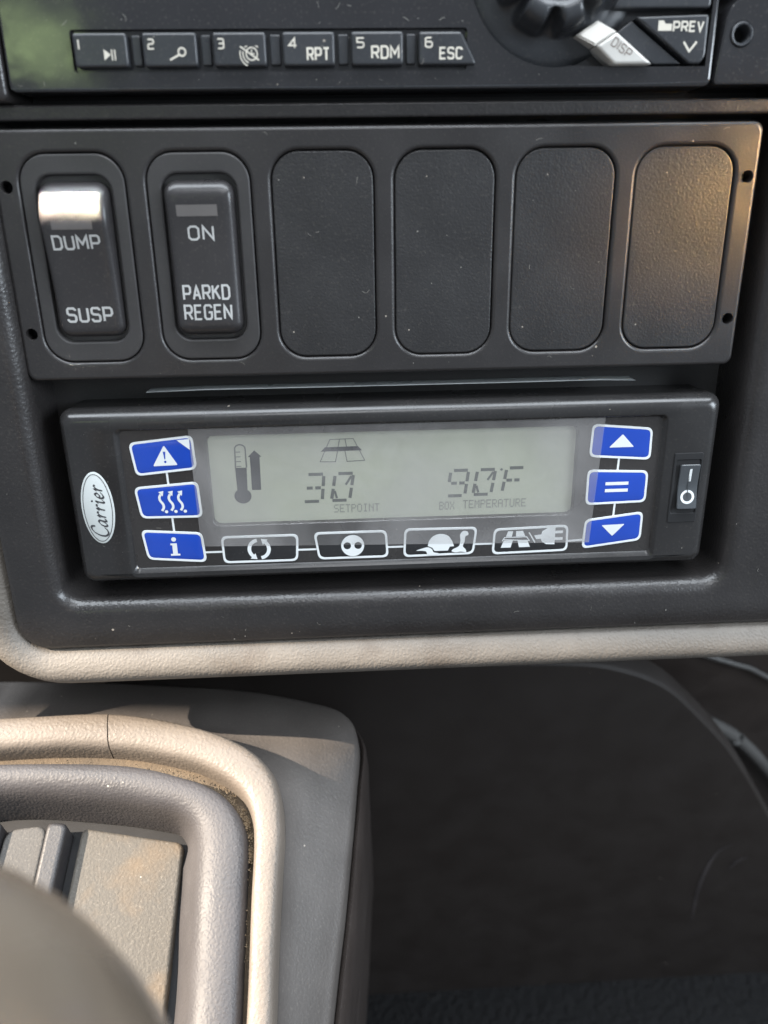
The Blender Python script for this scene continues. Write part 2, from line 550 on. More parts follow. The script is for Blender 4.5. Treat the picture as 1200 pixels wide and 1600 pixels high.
bm = bmesh.new()
I = dict(l=-100.2, r=105.2, b=-99.6, rad=6)
def ug(s, d):      # inner outline grown by s
    return (upath(I['l'] - s, I['r'] + s, I['b'] - s, I['rad'] + s), d)
rings = [ug(-2.2, -32), ug(-1.4, -12), ug(-0.9, -1.8)]
for k in range(1, 11):
    a = math.pi / 2 * k / 10
    rings.append(ug(-0.9 + 5.0 * (1 - math.cos(a)), -1.8 + 5.3 * math.sin(a)))
rings += [(upath(-107, 125, -107, 9.5), 3.7), (upath(-113.0, 150, -113.2, 9), 3.3), (upath(-114.6, 152, -114.6, 9.4), 2.4),
          (upath(-115.0, 152.4, -115.0, 9.6), 0.0)]
loft(bm, rings, closed=False)
finish('face_frame', bm, 'bezel', bez, smooth=50)

bm = bmesh.new()
def lipring(t):
    """tan lip: a fat roll between the groove and the underside"""
    prof = [(0.0, 0.0), (0.03, 1.4), (0.11, 3.0), (0.24, 4.5), (0.40, 5.6), (0.56, 6.0), (0.71, 5.4), (0.84, 3.8),
            (0.94, 1.4), (1.0, -2.5), (0.99, -9), (0.93, -20), (0.80, -60)]
    f, d = prof[t]
    l = -115.1 + (-130.0 + 115.1) * f
    pts = upath(l, 152.6 + 14 * f, -115.1 + (-128.6 + 115.1) * f, 9.8 + 20 * f)
    out = []
    for x, y in pts:
        k = max(0.0, min(1.0, (-98 - x) / 14)) * max(0.0, min(1.0, (y + 118) / 22))
        k = k * k * (3 - 2 * k)
        out.append((x, y, d - k * (1.5 + 5.5 * f) if d > -5 else d - k * 3))
    return out
loft(bm, [lipring(t) for t in range(13)], closed=False)
finish('trim_lip', bm, 'tan', bez, smooth=60, label='rounded tan plastic lip along the bottom of the dash')

# back of the recess
bm = bmesh.new()
loft(bm, [(box_rr(-103, 108, -102, 75, 2), -16.0)], cap1=True)
finish('recess_back', bm, 'deep', bez, smooth=0)

# rail between radio and switch plate
bm = bmesh.new()
slab(bm, lambda t: box_rr(-98.6 + t, 104 - t, 33.9 + t, 37.6 - t, 0.8), -20, -2.0, 0.7)
finish('cross_rail', bm, 'bezel', bez)
bm = bmesh.new()
slab(bm, lambda t: box_rr(-99.4 + t, -92.0 - t, 37.9 + t, 66 - t, 1.5), -18, 2.2, 1.2)
finish('side_cheek', bm, 'bezel', bez)
# hood above the radio and the knee bolster left of the stack carry the dash on out of view
bm = bmesh.new()
slab(bm, lambda t: box_rr(-113 + t, 165 - t, 74 + t, 170 - t, 8), -60, 1.0, 5)
finish('upper_hood', bm, 'bezel', bez)

# bolster: a wall receding to the left, its foot as a plan curve (world mm)
kb = thing('knee_bolster', 'dark lower dash panel receding left of the centre stack', 'dashboard', (-0.22, 0.02, -0.11))
bm = bmesh.new()
foot = smoothpath([(-141, -50), (-142, -28), (-146, 0), (-160, 25), (-200, 45), (-300, 58), (-420, 64)], 5)
rows = []
for z, lean, out in ((-132, 6, 10), (-137, 0, 3), (-131, -1.5, 0), (-60, 32, 0), (0, 72, 0), (70, 118, 0), (140, 166, 0)):
    rows.append([(x - lean * 0.05 + 0.22 * 1000, y + lean + out * 0.4 - 20, z + 110) for x, y in foot])
loft(bm, rows, closed=False)
o = finish('bolster_skin', bm, 'bezel', kb, smooth=60)

# unseen slab added up to the left: keeps the sun off the dash face
bm = bmesh.new()
slab(bm, lambda t: box_rr(-400 + t, 400 - t, -300 + t, 300 - t, 20), -20, 20, 6)
rf = finish('sun_blocker', bm, 'bezel', None, 40)
rf.location = (-1.70, 0.203, 1.35)
rf.rotation_euler = (0, 0, math.radians(-2.5))
rf['kind'] = 'structure'
rf['label'] = 'unseen slab added to block the sun from the dash'

# ================================================================== switch plate
PITCH, SW, SH = 32.0, 26.9, 53.0
swp = panel_thing('switch_panel', 'black switch plate with four blank covers and corner screw holes', 'switch panel', 0, 0, 0)
bm = bmesh.new()
B = 0.95
centres = [(i - 2.5) * PITCH for i in range(6)]
holes = [(-96.6, 18.5), (-96.5, -18.6), (96.7, 18.6), (96.6, -18.4)]
outer = lambda t: box_rr(-99.6 + t, 99.5 - t, -31.4 + t, 32.0 - t, 2.4)
slot = lambda c, t: rrect(c, 0, SW + 2 * t, SH + 2 * t, 7.4 + t, na=9)
loops = [outer(B)] + [slot(c, B) for c in centres] + [circle(x, y, 1.62, 20) for x, y in holes]
fill(bm, loops, 0.0)
def bevel_edge(fn, sgn):
    rings = []
    for k in range(5):
        a = math.pi / 2 * k / 4
        rings.append((fn(B * (1 - math.sin(a))), -B * (1 - math.cos(a))))
    rings.append((fn(0), -4.0))
    loft(bm, rings)
bevel_edge(outer, 1)
for c in centres:
    bevel_edge(lambda t, c=c: slot(c, t), -1)
for x, y in holes:
    loft(bm, [(circle(x, y, 1.62, 20), 0.0), (circle(x, y, 1.5, 20), -0.25), (circle(x, y, 1.5, 20), -5)])
finish('plate', bm, 'plate', swp)
for x, y in holes:
    bm = bmesh.new()
    loft(bm, [(circle(x, y, 1.9, 16), -4.9)], cap1=True)
    finish('hole_bottom', bm, 'hole', swp, smooth=0)
bm = bmesh.new()
slab(bm, lambda t: rrect(0, 0, SW - 0.5 - 2 * t, SH - 0.5 - 2 * t, 7.1 - t, na=9), -4, -0.55, 0.45)
o = finish('blank_cover', bm, 'blank', swp)
o.location = (centres[2] * MM, 0, 0)
for c in centres[3:]:
    k = o.copy()
    COL.objects.link(k)
    k.parent = swp
    k.location = (c * MM + random.uniform(-.0001, .0001), random.uniform(-.0001, .0001), random.uniform(-.00015, .0001))
    k.rotation_euler = (random.uniform(-.006, .006), random.uniform(-.006, .006), random.uniform(-.003, .003))

# ------------------------------------------------------------------ rocker switches
def rocker_switch(c, label, base, kind):
    t = panel_thing('rocker_switch', label, 'switch', c, 0, 0, group='lettered rocker switches in the switch panel')
    # frame: flat rim round the rocker opening
    bm = bmesh.new()
    rim = lambda s: rrect(c, 0, SW - 0.5 - 2 * s, SH - 0.5 - 2 * s, 7.1 - s, na=9)
    opn = lambda s: rrect(c, 0.2, 19.2 + 2 * s, 42.2 + 2 * s, 4.2 + s, na=9)
    fill(bm, [rim(0.45), opn(0.6)], -0.25)
    loft(bm, [(rim(0), -4), (rim(0), -0.7), (rim(0.13), -0.38), (rim(0.45), -0.25)])
    loft(bm, [(opn(0.6), -0.25), (opn(0.18), -0.43), (opn(0), -0.85), (opn(-0.1), -7)])
    loft(bm, [(opn(-0.05), -2.4)], cap1=True)
    finish('frame', bm, 'rim', t)
    # rocker cap
    rc = lambda s: rrect(c, 0, 17.7 - 2 * s, 39.4 - 2 * s, max(0.3, 3.4 - s * 0.8), na=8, ne=16)
    bm = bmesh.new()
    rings = [(rc(0), -9), (rc(0), -2.6), (rc(0.12), -1.5), (rc(0.45), -0.75), (rc(1.0), -0.28), (rc(1.8), -0.05), (rc(2.8), 0.0)]
    rings += [(rc(s), 0.0) for s in (4.0, 5.2, 6.4, 7.6, 8.84)]
    # only the sloping top moves with the profile, the skirt stays in the hole
    rows = []
    for i, (pts, d) in enumerate(rings):
        rows.append([bm.verts.new((x, y, d + (base(x, y) if i > 0 else 0))) for x, y in pts])
    for a, b in zip(rows, rows[1:]):
        n = len(a)
        for i in range(n):
            bm.faces.new((a[i], a[(i + 1) % n], b[(i + 1) % n], b[i]))
    cap = finish('rocker', bm, 'rocker', t, smooth=50)
    return t, cap

def base1(x, y):
    s = (y + 19.7) / 39.4
    d = 0.6 + 6.0 * s - 1.6 * math.sin(math.pi * s) * 0.8
    if y > 8.6:
        d -= ((y - 8.6) / 11.1) ** 2 * 6.4
    if y < -17.5:
        d -= ((-17.5 - y) / 2.2) ** 2 * 0.5
    return d
def base2(x, y):
    s = (y + 19.7) / 39.4
    d = 2.2 + 0.9 * s - 0.9 * math.sin(math.pi * s)
    if y > 14.8:
        d -= ((y - 14.8) / 4.9) ** 2 * 2.2
    if y < -16.5:
        d -= ((-16.5 - y) / 3.2) ** 2 * 1.4
    return d

s1, cap1 = rocker_switch(centres[0], 'black rocker switch reading DUMP and SUSP, its sunlit top tipped out', base1, 1)
lettering('DUMP', -86.0, -74.2, 3.4, 6.6, 0.52, 0.05, 'inkgrey', cap1, base=base1)
lettering('SUSP', -85.8, -74.0, -15.3, -11.8, 0.62, 0.05, 'inkgrey', cap1, base=base1)
s2, cap2 = rocker_switch(centres[1], 'black rocker switch reading ON and PARKD REGEN', base2, 2)
lettering('ON', -51.3, -45.0, 5.2, 8.4, 0.5, 0.05, 'inkgrey', cap2, base=base2)
lettering('PARKD', -54.2, -42.1, -10.0, -6.5, 0.55, 0.05, 'inkgrey', cap2, base=base2)
lettering('REGEN', -54.3, -41.9, -15.2, -11.6, 0.55, 0.05, 'inkgrey', cap2, base=base2)
for cap, x0, x1, y0, y1, bs in ((cap1, -85.5, -75.4, 8.3, 10.3, base1), (cap2, -53.8, -43.5, 11.0, 13.6, base2)):
    bm = bmesh.new()
    n = 6
    top, bot = [], []
    for k in range(n + 1):
        y = y0 + (y1 - y0) * k / n
        top.append([(x0, y, bs(0, y) + 0.10), (x1, y, bs(0, y) + 0.10)])
    for a, b in zip(top, top[1:]):
        va = [bm.verts.new(p) for p in (a[0], a[1], b[1], b[0])]
        bm.faces.new(va)
    ribbon(bm, [(x0, y0), (x1, y0), (x1, y1), (x0, y1)], 0.25, 0.06, closed=True, base=bs)
    finish('indicator_lens', bm, 'lens', cap, smooth=0)

# ================================================================== refrigeration controller
ctl = panel_thing('temperature_controller', 'black refrigeration control unit with grey display, blue keys and oval badge', 'controller', 2.3, -93, 0)
HL, HR, HB, HT = -93.2, 97.9, -93.4, -39.9
bm = bmesh.new()
ho = lambda s: box_rr(HL + s, HR - s, HB + s, HT - s, max(1.0, 3.4 - s * 0.4), na=8, ne=8)
hi = lambda l, r, b, t, rad: box_rr(l, r, b, t, rad, na=8, ne=8)
rings = [(ho(0.8), -27), (ho(0.2), -8), (ho(-0.1), -2.2)] + [(ho(-0.1 + 3.6 * (1 - math.cos(math.pi / 2 * q / 8))), -2.2 + 4.7 * math.sin(math.pi / 2 * q / 8)) for q in range(1, 9)] + [
         (hi(-78.0, 82.3, -91.2, -44.9, 2.0), 2.5), (hi(-77.5, 81.8, -90.8, -45.3, 1.8), 2.3),
         (hi(-76.6, 80.9, -88.9, -45.9, 1.5), 1.1), (hi(-76.4, 80.7, -88.7, -46.1, 1.4), 0.8)]
loft(bm, rings)
finish('housing', bm, 'housing', ctl, smooth=50)
# membrane with the display window cut out
bm = bmesh.new()
win = lambda s: box_rr(-52.4 + s, 56.1 - s, -75.9 + s, -48.1 - s, 2.0, na=6)
fill(bm, [hi(-76.8, 81.1, -89.2, -45.6, 1.5), win(-0.2)], 1.0)
loft(bm, [(win(-0.2), 1.0), (win(0.05), 0.75), (win(0.3), -0.65)])
mem = finish('keypad_membrane', bm, 'keypad', ctl, smooth=0)
bm = bmesh.new()
loft(bm, [(box_rr(-54, 58, -77.5, -46.6, 2), -0.60)], cap1=True)
lcd = finish('display', bm, 'lcd', ctl, smooth=0, label='grey green liquid crystal display')

# ---- keys
def rectpoly(x0, y0, x1, y1):
    return [(x0, y0), (x1, y0), (x1, y1), (x0, y1)]
def key(pts, mat, label, r=1.9):
    if area2(pts) < 0:
        pts = pts[::-1]
    ins = lambda t: opoly(inset(pts, t), max(0.4, r - t * 0.6), 6)
    bm = bmesh.new()
    loft(bm, [(ins(0.2), 0.9), (ins(0.5), 1.10), (ins(0.8), 1.19), (ins(1.3), 1.25), (ins(2.2), 1.29), (ins(3.2), 1.31)], cap1=True)
    k = finish('key', bm, mat, ctl, smooth=40, label=label)
    bm = bmesh.new()
    fill(bm, [ins(0.0), ins(0.62)], 1.22)
    loft(bm, [(ins(0.0), 1.22), (ins(-0.05), 0.95)])
    loft(bm, [(ins(0.62), 1.22), (ins(0.66), 1.10)])
    finish('border', bm, 'ink', k, smooth=0)
    return k
Z = 1.36
k = key([(-74.3, -49.5), (-56.0, -47.7), (-55.6, -57.9), (-73.2, -59.5)], 'keyblue', 'blue alarm key with white warning triangle')
shape('warning_icon', [opoly([(-64.3, -50.4), (-68.0, -56.6), (-60.9, -56.4)], 0.5),
                       [(-64.75, -52.3), (-64.05, -52.3), (-64.25, -54.6), (-64.55, -54.6)], circle(-64.38, -55.35, 0.36, 12)], Z, 'ink', k)
shape('corner_mark', [[(-60.5, -49.0), (-56.9, -48.75), (-57.0, -52.0)]], Z, 'ink', k)
k = key([(-74.4, -63.0), (-55.7, -61.7), (-55.3, -72.9), (-73.3, -72.7)], 'keyblue', 'blue defrost key with three wavy arrows')
bm = bmesh.new()
for i in range(3):
    x = -67.2 + 2.75 * i
    wv = smoothpath([(x + 0.25, -70.4), (x + 0.85, -69.4), (x + 0.75, -68.3), (x + 0.05, -67.2), (x - 0.1, -66.2), (x + 0.35, -65.3)], 5)
    ribbon(bm, wv, 0.72, Z)
    fill(bm, [[(x - 0.25, -64.5), (x + 0.95, -65.9), (x + 1.25, -64.2)]], Z + 0.01)
    fill(bm, [circle(x + 1.5, -70.7, 0.5, 12)], Z)
finish('defrost_icon', bm, 'ink', k, smooth=0)
k = key([(-74.0, -76.4), (-56.0, -77.8), (-55.4, -87.5), (-72.9, -86.0)], 'keyblue', 'blue information key with letter i')
bm = bmesh.new()
fill(bm, [circle(-64.6, -79.6, 0.72, 16)], Z)
fill(bm, [[(-65.7, -80.9), (-63.8, -80.9), (-63.8, -84.3), (-63.1, -84.3), (-63.1, -84.9), (-65.9, -84.9), (-65.9, -84.3), (-65.2, -84.3),
           (-65.2, -81.5), (-65.7, -81.5)]], Z)
finish('information_icon', bm, 'ink', k, smooth=0)
k = key([(60.0, -47.6), (78.1, -49.3), (78.3, -59.1), (59.7, -57.7)], 'keyblue', 'blue key with white up arrow')
shape('up_icon', [opoly([(69.2, -50.9), (65.4, -54.9), (72.9, -54.9)], 0.4)], Z, 'ink', k)
k = key([(59.6, -61.7), (78.1, -62.5), (78.2, -72.5), (59.7, -72.9)], 'keyblue', 'blue key with white equals bars')
bm = bmesh.new()
fill(bm, [rectpoly(65.3, -66.7, 72.3, -65.7)], Z)
fill(bm, [rectpoly(65.3, -68.9, 72.3, -67.9)], Z)
finish('equals_icon', bm, 'ink', k, smooth=0)
k = key([(60.0, -77.7), (77.9, -75.6), (77.9, -85.0), (59.6, -87.3)], 'keyblue', 'blue key with white down arrow')
shape('down_icon', [opoly([(65.2, -79.6), (72.4, -79.4), (68.8, -83.3)], 0.4)], Z, 'ink', k)

k = key([(-50.6, -79.3), (-27.4, -79.3), (-27.9, -88.1), (-50.4, -88.1)], 'keyblack', 'black key with circling arrows')
bm = bmesh.new()
for a0 in (100, 280):
    cx, cy, R = -39.4, -83.7, 2.95
    arc = [(cx + R * math.cos(math.radians(a0 + t)), cy + R * math.sin(math.radians(a0 + t))) for t in range(0, 131, 10)]
    ribbon(bm, arc, 1.1, Z)
    a = math.radians(a0 + 128)
    e = (cx + R * math.cos(a), cy + R * math.sin(a))
    tx, ty = -math.sin(a), math.cos(a)
    nx, ny = math.cos(a), math.sin(a)
    fill(bm, [[(e[0] + nx * 1.15, e[1] + ny * 1.15), (e[0] - nx * 1.15, e[1] - ny * 1.15), (e[0] + tx * 1.7, e[1] + ty * 1.7)]], Z + 0.01)
finish('cycle_icon', bm, 'ink', k, smooth=0)
k = key([(-22.8, -79.0), (-0.7, -79.0), (-0.2, -87.9), (-21.6, -87.9)], 'keyblack', 'black key with two-holed white disc')
shape('disc_icon', [circle(-11.1, -83.6, 3.5, 36), circle(-12.75, -83.6, 1.15, 20), circle(-9.45, -83.6, 1.15, 20)], Z, 'ink', k)
k = key([(4.7, -78.7), (27.0, -78.9), (26.0, -87.8), (4.3, -88.1)], 'keyblack', 'black key with white turtle')
bm = bmesh.new()
fill(bm, [smoothpath([(11.8, -84.6), (12.2, -82.9), (13.6, -81.3), (15.8, -80.7), (18.0, -81.4), (19.2, -83.1), (19.9, -84.9)], 5)
          + [(18.6, -85.0), (18.0, -86.3), (13.9, -86.3), (13.2, -85.2)]], Z)
fill(bm, [smoothpath([(19.6, -85.9), (21.4, -84.9), (21.8, -83.0), (21.7, -81.2), (22.6, -80.0), (23.9, -80.2), (24.2, -81.3), (23.3, -81.8),
                      (23.1, -83.5), (22.6, -85.0), (23.4, -86.0), (23.6, -87.0), (21.9, -86.8), (20.4, -87.0), (19.2, -86.6)], 4, closed=True)], Z)
fill(bm, [smoothpath([(8.3, -86.0), (10.2, -85.3), (11.9, -85.0), (13.1, -85.7), (13.6, -86.7), (15.1, -87.1), (14.6, -87.6), (11.9, -87.5),
                      (11.3, -86.4), (10.0, -86.1)], 4, closed=True)], Z)
finish('turtle_icon', bm, 'ink', k, smooth=0)
k = key([(32.1, -79.7), (55.0, -79.2), (55.2, -87.8), (31.6, -88.2)], 'keyblack', 'black key with white road and plug')
bm = bmesh.new()
for pts in ([(36.4, -80.6), (38.0, -80.6), (37.6, -82.4), (35.8, -82.4)], [(38.9, -80.6), (41.0, -80.6), (41.8, -82.4), (38.9, -82.4)],
            [(35.2, -83.6), (38.0, -83.6), (37.4, -86.0), (34.3, -86.0)], [(39.4, -83.6), (42.4, -83.6), (43.4, -86.0), (40.0, -86.0)]):
    fill(bm, [pts], Z)
ribbon(bm, [(34.7, -83.8), (35.4, -82.6), (42.2, -82.6), (43.1, -83.9), (35.2, -83.3)], 0.28, Z + 0.012)
ribbon(bm, [(42.9, -81.2), (44.9, -84.6)], 0.38, Z)
fill(bm, [[(44.5, -82.2), (46.7, -82.0), (47.0, -80.9), (48.6, -79.9), (51.0, -79.8), (51.0, -80.9), (53.4, -80.9), (53.4, -81.8), (51.0, -81.8),
           (51.0, -83.1), (53.4, -83.1), (53.4, -84.0), (51.0, -84.0), (51.0, -85.4), (48.4, -85.3), (47.0, -84.4), (46.6, -83.4), (45.2, -83.5)]], Z)
finish('road_plug_icon', bm, 'ink', k, smooth=0)
for a, b in (((-64.4, -58.7), (-64.3, -62.4)), ((-64.3, -72.8), (-64.2, -77.1)), ((-55.6, -84.3), (-50.5, -84.3)), ((-27.7, -84.5), (-22.1, -84.5)),
             ((-0.4, -84.6), (4.5, -84.6)), ((26.4, -84.6), (31.9, -84.6)), ((55.1, -84.6), (59.7, -84.3)), ((68.8, -58.4), (68.7, -62.1)),
             ((68.8, -72.7), (68.7, -76.7))):
    bm = bmesh.new()
    ribbon(bm, [a, b], 0.62, 1.05)
    finish('connector_line', bm, 'ink', mem, smooth=0)

# ---- display contents
ZL = -0.55
def seven(ch, x, y, w_, h_, sh, th=0.95):
    """segment digit; (x, y) lower left"""
    q = lambda px, py: (x + px * w_ + sh * py * h_, y + py * h_)
    S = {'a': [(.17, 1), (.95, 1)], 'b': [(1, .93), (1, .56)], 'c': [(1, .46), (1, .08)], 'd': [(.05, 0), (.83, 0)],
         'e': [(0, .07), (0, .44)], 'f': [(0, .55), (0, .92)], 'g': [(.12, .5), (.44, .5)], 'h': [(.58, .5), (.88, .5)],
         'i': [(.28, .08), (.10, .36)], 'j': [(.90, .9), (.66, .58)]}
    on = {'3': 'abcdgh', '0': 'abcdefij', '9': 'abcdfgh', 'F': 'afegh'}[ch]
    bm = bmesh.new()
    for s_ in on:
        a, b = S[s_]
        ribbon(bm, [q(*a), q(*b)], th if s_ not in 'ij' else th * 0.7, ZL)
    return finish('digit', bm, 'segment', lcd, smooth=0)
seven('3', -25.3, -69.6, 5.5, 8.5, 0.10)
seven('0', -17.0, -69.5, 5.4, 8.4, 0.17)
seven('9', 17.8, -69.2, 5.3, 8.0, 0.13)
seven('0', 25.6, -69.0, 5.4, 7.8, 0.16)
bm = bmesh.new()
fill(bm, [circle(34.0, -61.3, 0.4, 10)], ZL)
finish('degree_mark', bm, 'segment', lcd, smooth=0)
seven('F', 34.4, -68.6, 5.2, 7.7, 0.16)
DOT = {'S': '01111 10000 10000 01110 00001 00001 11110', 'E': '11111 10000 10000 11110 10000 10000 11111', 'T': '11111 00100 00100 00100 00100 00100 00100',
       'P': '11110 10001 10001 11110 10000 10000 10000', 'O': '01110 10001 10001 10001 10001 10001 01110', 'I': '01110 00100 00100 00100 00100 00100 01110',
       'N': '10001 11001 10101 10011 10001 10001 10001', 'B': '11110 10001 10001 11110 10001 10001 11110', 'X': '10001 10001 01010 00100 01010 10001 10001',
       'M': '10001 11011 10101 10101 10001 10001 10001', 'R': '11110 10001 10001 11110 10100 10010 10001', 'A': '01110 10001 10001 11111 10001 10001 10001',
       'U': '10001 10001 10001 10001 10001 10001 01110'}
def dots(text, x0, x1, y0, y1):
    n = len(text)
    px = (x1 - x0) / (n * 6 - 1)
    py = (y1 - y0) / 7
    bm = bmesh.new()
    for i, c in enumerate(text):
        if c == ' ':
            continue
        for r, row in enumerate(DOT[c].split()):
            for q, v in enumerate(row):
                if v == '1':
                    x, y = x0 + (i * 6 + q) * px, y1 - (r + 1) * py
                    fv = [bm.verts.new(p) for p in ((x + .03, y + .03, ZL), (x + px * 1.02, y + .01, ZL), (x + px * 1.02, y + py * 1.02, ZL), (x + .03, y + py * 1.02, ZL))]
                    bm.faces.new(fv)
    finish('display_word', bm, 'faint', lcd, smooth=0)
dots('SETPOINT', -16.4, -2.7, -73.4, -70.8)
dots('BOX', 15.4, 20.0, -73.6, -71.0)
dots('TEMPERATURE', 22.6, 41.9, -73.4, -70.7)
# road icon on the display
bm = bmesh.new()
ribbon(bm, [(-16.8, -50.6), (-10.0, -50.5), (-6.8, -57.2), (-12.0, -57.4), (-12.6, -53.6)], 0.22, ZL)
ribbon(bm, [(-16.8, -50.6), (-19.9, -57.3), (-15.4, -57.4), (-14.6, -53.8)], 0.22, ZL + .01)
ribbon(bm, [(-14.0, -50.6), (-14.5, -53.0)], 0.22, ZL + .01)
ribbon(bm, [(-12.4, -50.6), (-12.0, -53.0)], 0.22, ZL + .01)
finish('road_outline', bm, 'segment', lcd, smooth=0)
bm = bmesh.new()
fill(bm, [[(-18.3, -52.9), (-8.7, -52.8), (-7.5, -54.1), (-19.6, -54.2)]], ZL + .02)
finish('road_bar', bm, 'segdark', lcd, smooth=0)
# thermometer
bm = bmesh.new()
ribbon(bm, [(-44.7, -58.4)] + [(-43.0 + 1.5 * math.cos(a), -52.6 + 1.2 * math.sin(a)) for a in [math.pi - math.pi * j / 10 for j in range(11)]] + [(-41.5, -58.4)], 0.42, ZL)
for j in range(4):
    ribbon(bm, [(-44.4, -53.6 - 1.45 * j), (-43.0, -53.6 - 1.45 * j)], 0.25, ZL + .01)
finish('thermometer_scale', bm, 'segment', lcd, smooth=0)
bm = bmesh.new()
fill(bm, [[(-44.8, -58.4), (-41.5, -58.4), (-41.7, -65.0)] + [(-43.2 + 2.5 * math.cos(a), -67.2 + 2.35 * math.sin(a)) for a in [math.radians(55 - 290 * j / 24) for j in range(25)]] + [(-44.7, -65.0)]], ZL + .02)
finish('thermometer_bulb', bm, 'segdark', lcd, smooth=0)
bm = bmesh.new()
fill(bm, [[(-40.4, -65.4), (-37.7, -65.4), (-37.5, -55.2), (-36.9, -55.2), (-38.9, -53.2), (-40.9, -55.2), (-40.3, -55.2)]], ZL)
finish('bar_arrow', bm, 'segdark', lcd, smooth=0)

# ---- oval badge
BC = (-85.0, -68.5)
bm = bmesh.new()
el = lambda s: ellipse(BC[0], BC[1], 4.7 - s, 11.15 - s)
loft(bm, [(el(0), 2.4), (el(0.02), 2.58), (el(0.25), 2.68)], cap1=True)
bd = finish('badge', bm, 'badge', ctl, smooth=40, label='silver oval badge with dark script lettering')
bm = bmesh.new()
ribbon(bm, ellipse(BC[0], BC[1], 4.05, 10.4), 0.2, 2.73, closed=True)
finish('badge_outline', bm, 'inkdark', bd, smooth=0)
def script(bm, strokes, ox, scale, shear, tf, pen=math.radians(40)):
    for i, st in enumerate(strokes):
        pts = smoothpath([(ox + (p[0]) , p[1]) for p in st], 7)
        pts = [((p[0] + shear * p[1]) * scale, p[1] * scale) for p in pts]
        wd = []
        for j in range(len(pts)):
            a, b = pts[max(0, j - 1)], pts[min(len(pts) - 1, j + 1)]
            an = math.atan2(b[1] - a[1], b[0] - a[0])
            taper = min(1, 0.55 + 0.25 * min(j, len(pts) - 1 - j))
            wd.append(scale * (0.09 + 0.20 * abs(math.sin(an - pen))) * taper)
        ribbon(bm, [tf(p) for p in pts], 0, 2.74 + 0.008 * (i % 3), widths=wd)
GL = {'C': (1.35, [[(1.35, 1.55), (1.30, 1.95), (1.0, 2.05), (0.5, 1.75), (0.12, 1.05), (0.12, 0.35), (0.5, 0.0), (0.95, 0.1), (1.3, 0.42)]]),
      'a': (1.15, [[(0.86, 0.86), (0.6, 1.0), (0.2, 0.7), (0.06, 0.25), (0.24, 0.0), (0.6, 0.3), (0.84, 0.8)], [(0.90, 1.0), (0.76, 0.4), (0.80, 0.03), (1.15, 0.22)]]),
      'r': (0.92, [[(0.0, 0.72), (0.24, 1.0), (0.20, 0.6), (0.12, 0.0)], [(0.17, 0.45), (0.42, 0.85), (0.66, 1.0), (0.80, 0.86)]]),
      'i': (0.62, [[(0.0, 0.72), (0.26, 1.0), (0.20, 0.5), (0.17, 0.1), (0.3, 0.0), (0.58, 0.24)]]),
      'e': (0.95, [[(0.10, 0.42), (0.48, 0.5), (0.70, 0.76), (0.52, 1.0), (0.22, 0.78), (0.07, 0.35), (0.24, 0.0), (0.55, 0.06), (0.9, 0.34)]])}
bm = bmesh.new()
x = 0
tf = lambda p: (-82.95 - p[1], -77.6 + p[0])
for ch in 'Carrier':
    wd, st = GL[ch]
    script(bm, st, x, 2.28, 0.16, tf)
    if ch == 'i':
        c_ = tf(((x + 0.22 + 0.16 * 1.55) * 2.28, 1.5 * 2.28))
        fill(bm, [circle(c_[0], c_[1], 0.3, 10)], 2.74)
    x += wd + 0.05
finish('lettering', bm, 'inkdark', bd, smooth=0)

# ---- power switch
bm = bmesh.new()
po = lambda s: box_rr(84.9 + s, 93.7 - s, -78.9 + s, -56.8 - s, 0.5)
pi = lambda s: box_rr(85.7 + s, 93.1 - s, -75.9 + s, -59.0 - s, 0.5)
loft(bm, [(po(0), 2.4), (po(0.02), 2.75), (po(0.2), 2.85)])
fill(bm, [po(0.2), pi(-0.2)], 2.85)
loft(bm, [(pi(-0.2), 2.85), (pi(0), 2.7), (pi(0.1), 2.45)])
loft(bm, [(pi(0.05), 2.53)], cap1=True)
pw = finish('power_switch', bm, 'hole', ctl, smooth=35, label='small black power switch marked I and O')
pbase = lambda x_, y_: 3.1 + 0.9 * abs((y_ + 67.2) / 6.7) ** 1.3 * (1.15 if y_ < -67.2 else 0.6)
bm = bmesh.new()
pr = lambda s: box_rr(86.9 + s, 92.9 - s, -74.1 + s, -60.3 - s, 0.4, na=4, ne=10)
loft(bm, [(pr(0), -0.55), (pr(0), -0.2), (pr(0.15), -0.02), (pr(0.5), 0.0), (pr(1.5), 0), (pr(2.5), 0), (pr(2.9), 0)], cap1=True, base=pbase)
rk = finish('rocker', bm, 'power', pw, smooth=40)
bm = bmesh.new()
ribbon(bm, [(90.1, -61.6), (90.1, -63.0), (90.1, -64.4), (90.1, -65.6)], 0.75, 0.07, base=pbase)
ribbon(bm, circle(89.9, -70.4, 1.75, 28), 0.72, 0.07, closed=True, base=pbase)
finish('switch_marks', bm, 'ink', rk, smooth=0)
# mounting sleeve edge above the unit, its sunlit line painted pale
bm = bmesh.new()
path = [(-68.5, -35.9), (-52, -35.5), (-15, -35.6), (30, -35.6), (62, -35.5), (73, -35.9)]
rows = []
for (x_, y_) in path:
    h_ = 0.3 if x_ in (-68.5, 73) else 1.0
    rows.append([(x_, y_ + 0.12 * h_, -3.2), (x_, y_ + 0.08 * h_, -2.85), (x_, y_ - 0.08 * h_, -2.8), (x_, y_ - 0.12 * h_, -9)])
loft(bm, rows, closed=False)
finish('sleeve_edge_glint', bm, 'edgeglint', ctl, smooth=40)
# ---- film on the display
pf = panel_thing('protective_film', 'clear protective film stuck over the grey display, hazy with smudges and painted glare', 'film', 3, -85, 1.4)
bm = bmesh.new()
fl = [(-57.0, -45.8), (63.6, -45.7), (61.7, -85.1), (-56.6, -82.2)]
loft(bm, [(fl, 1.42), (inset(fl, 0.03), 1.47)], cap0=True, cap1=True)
finish('film_sheet', bm, 'film', pf, smooth=0)

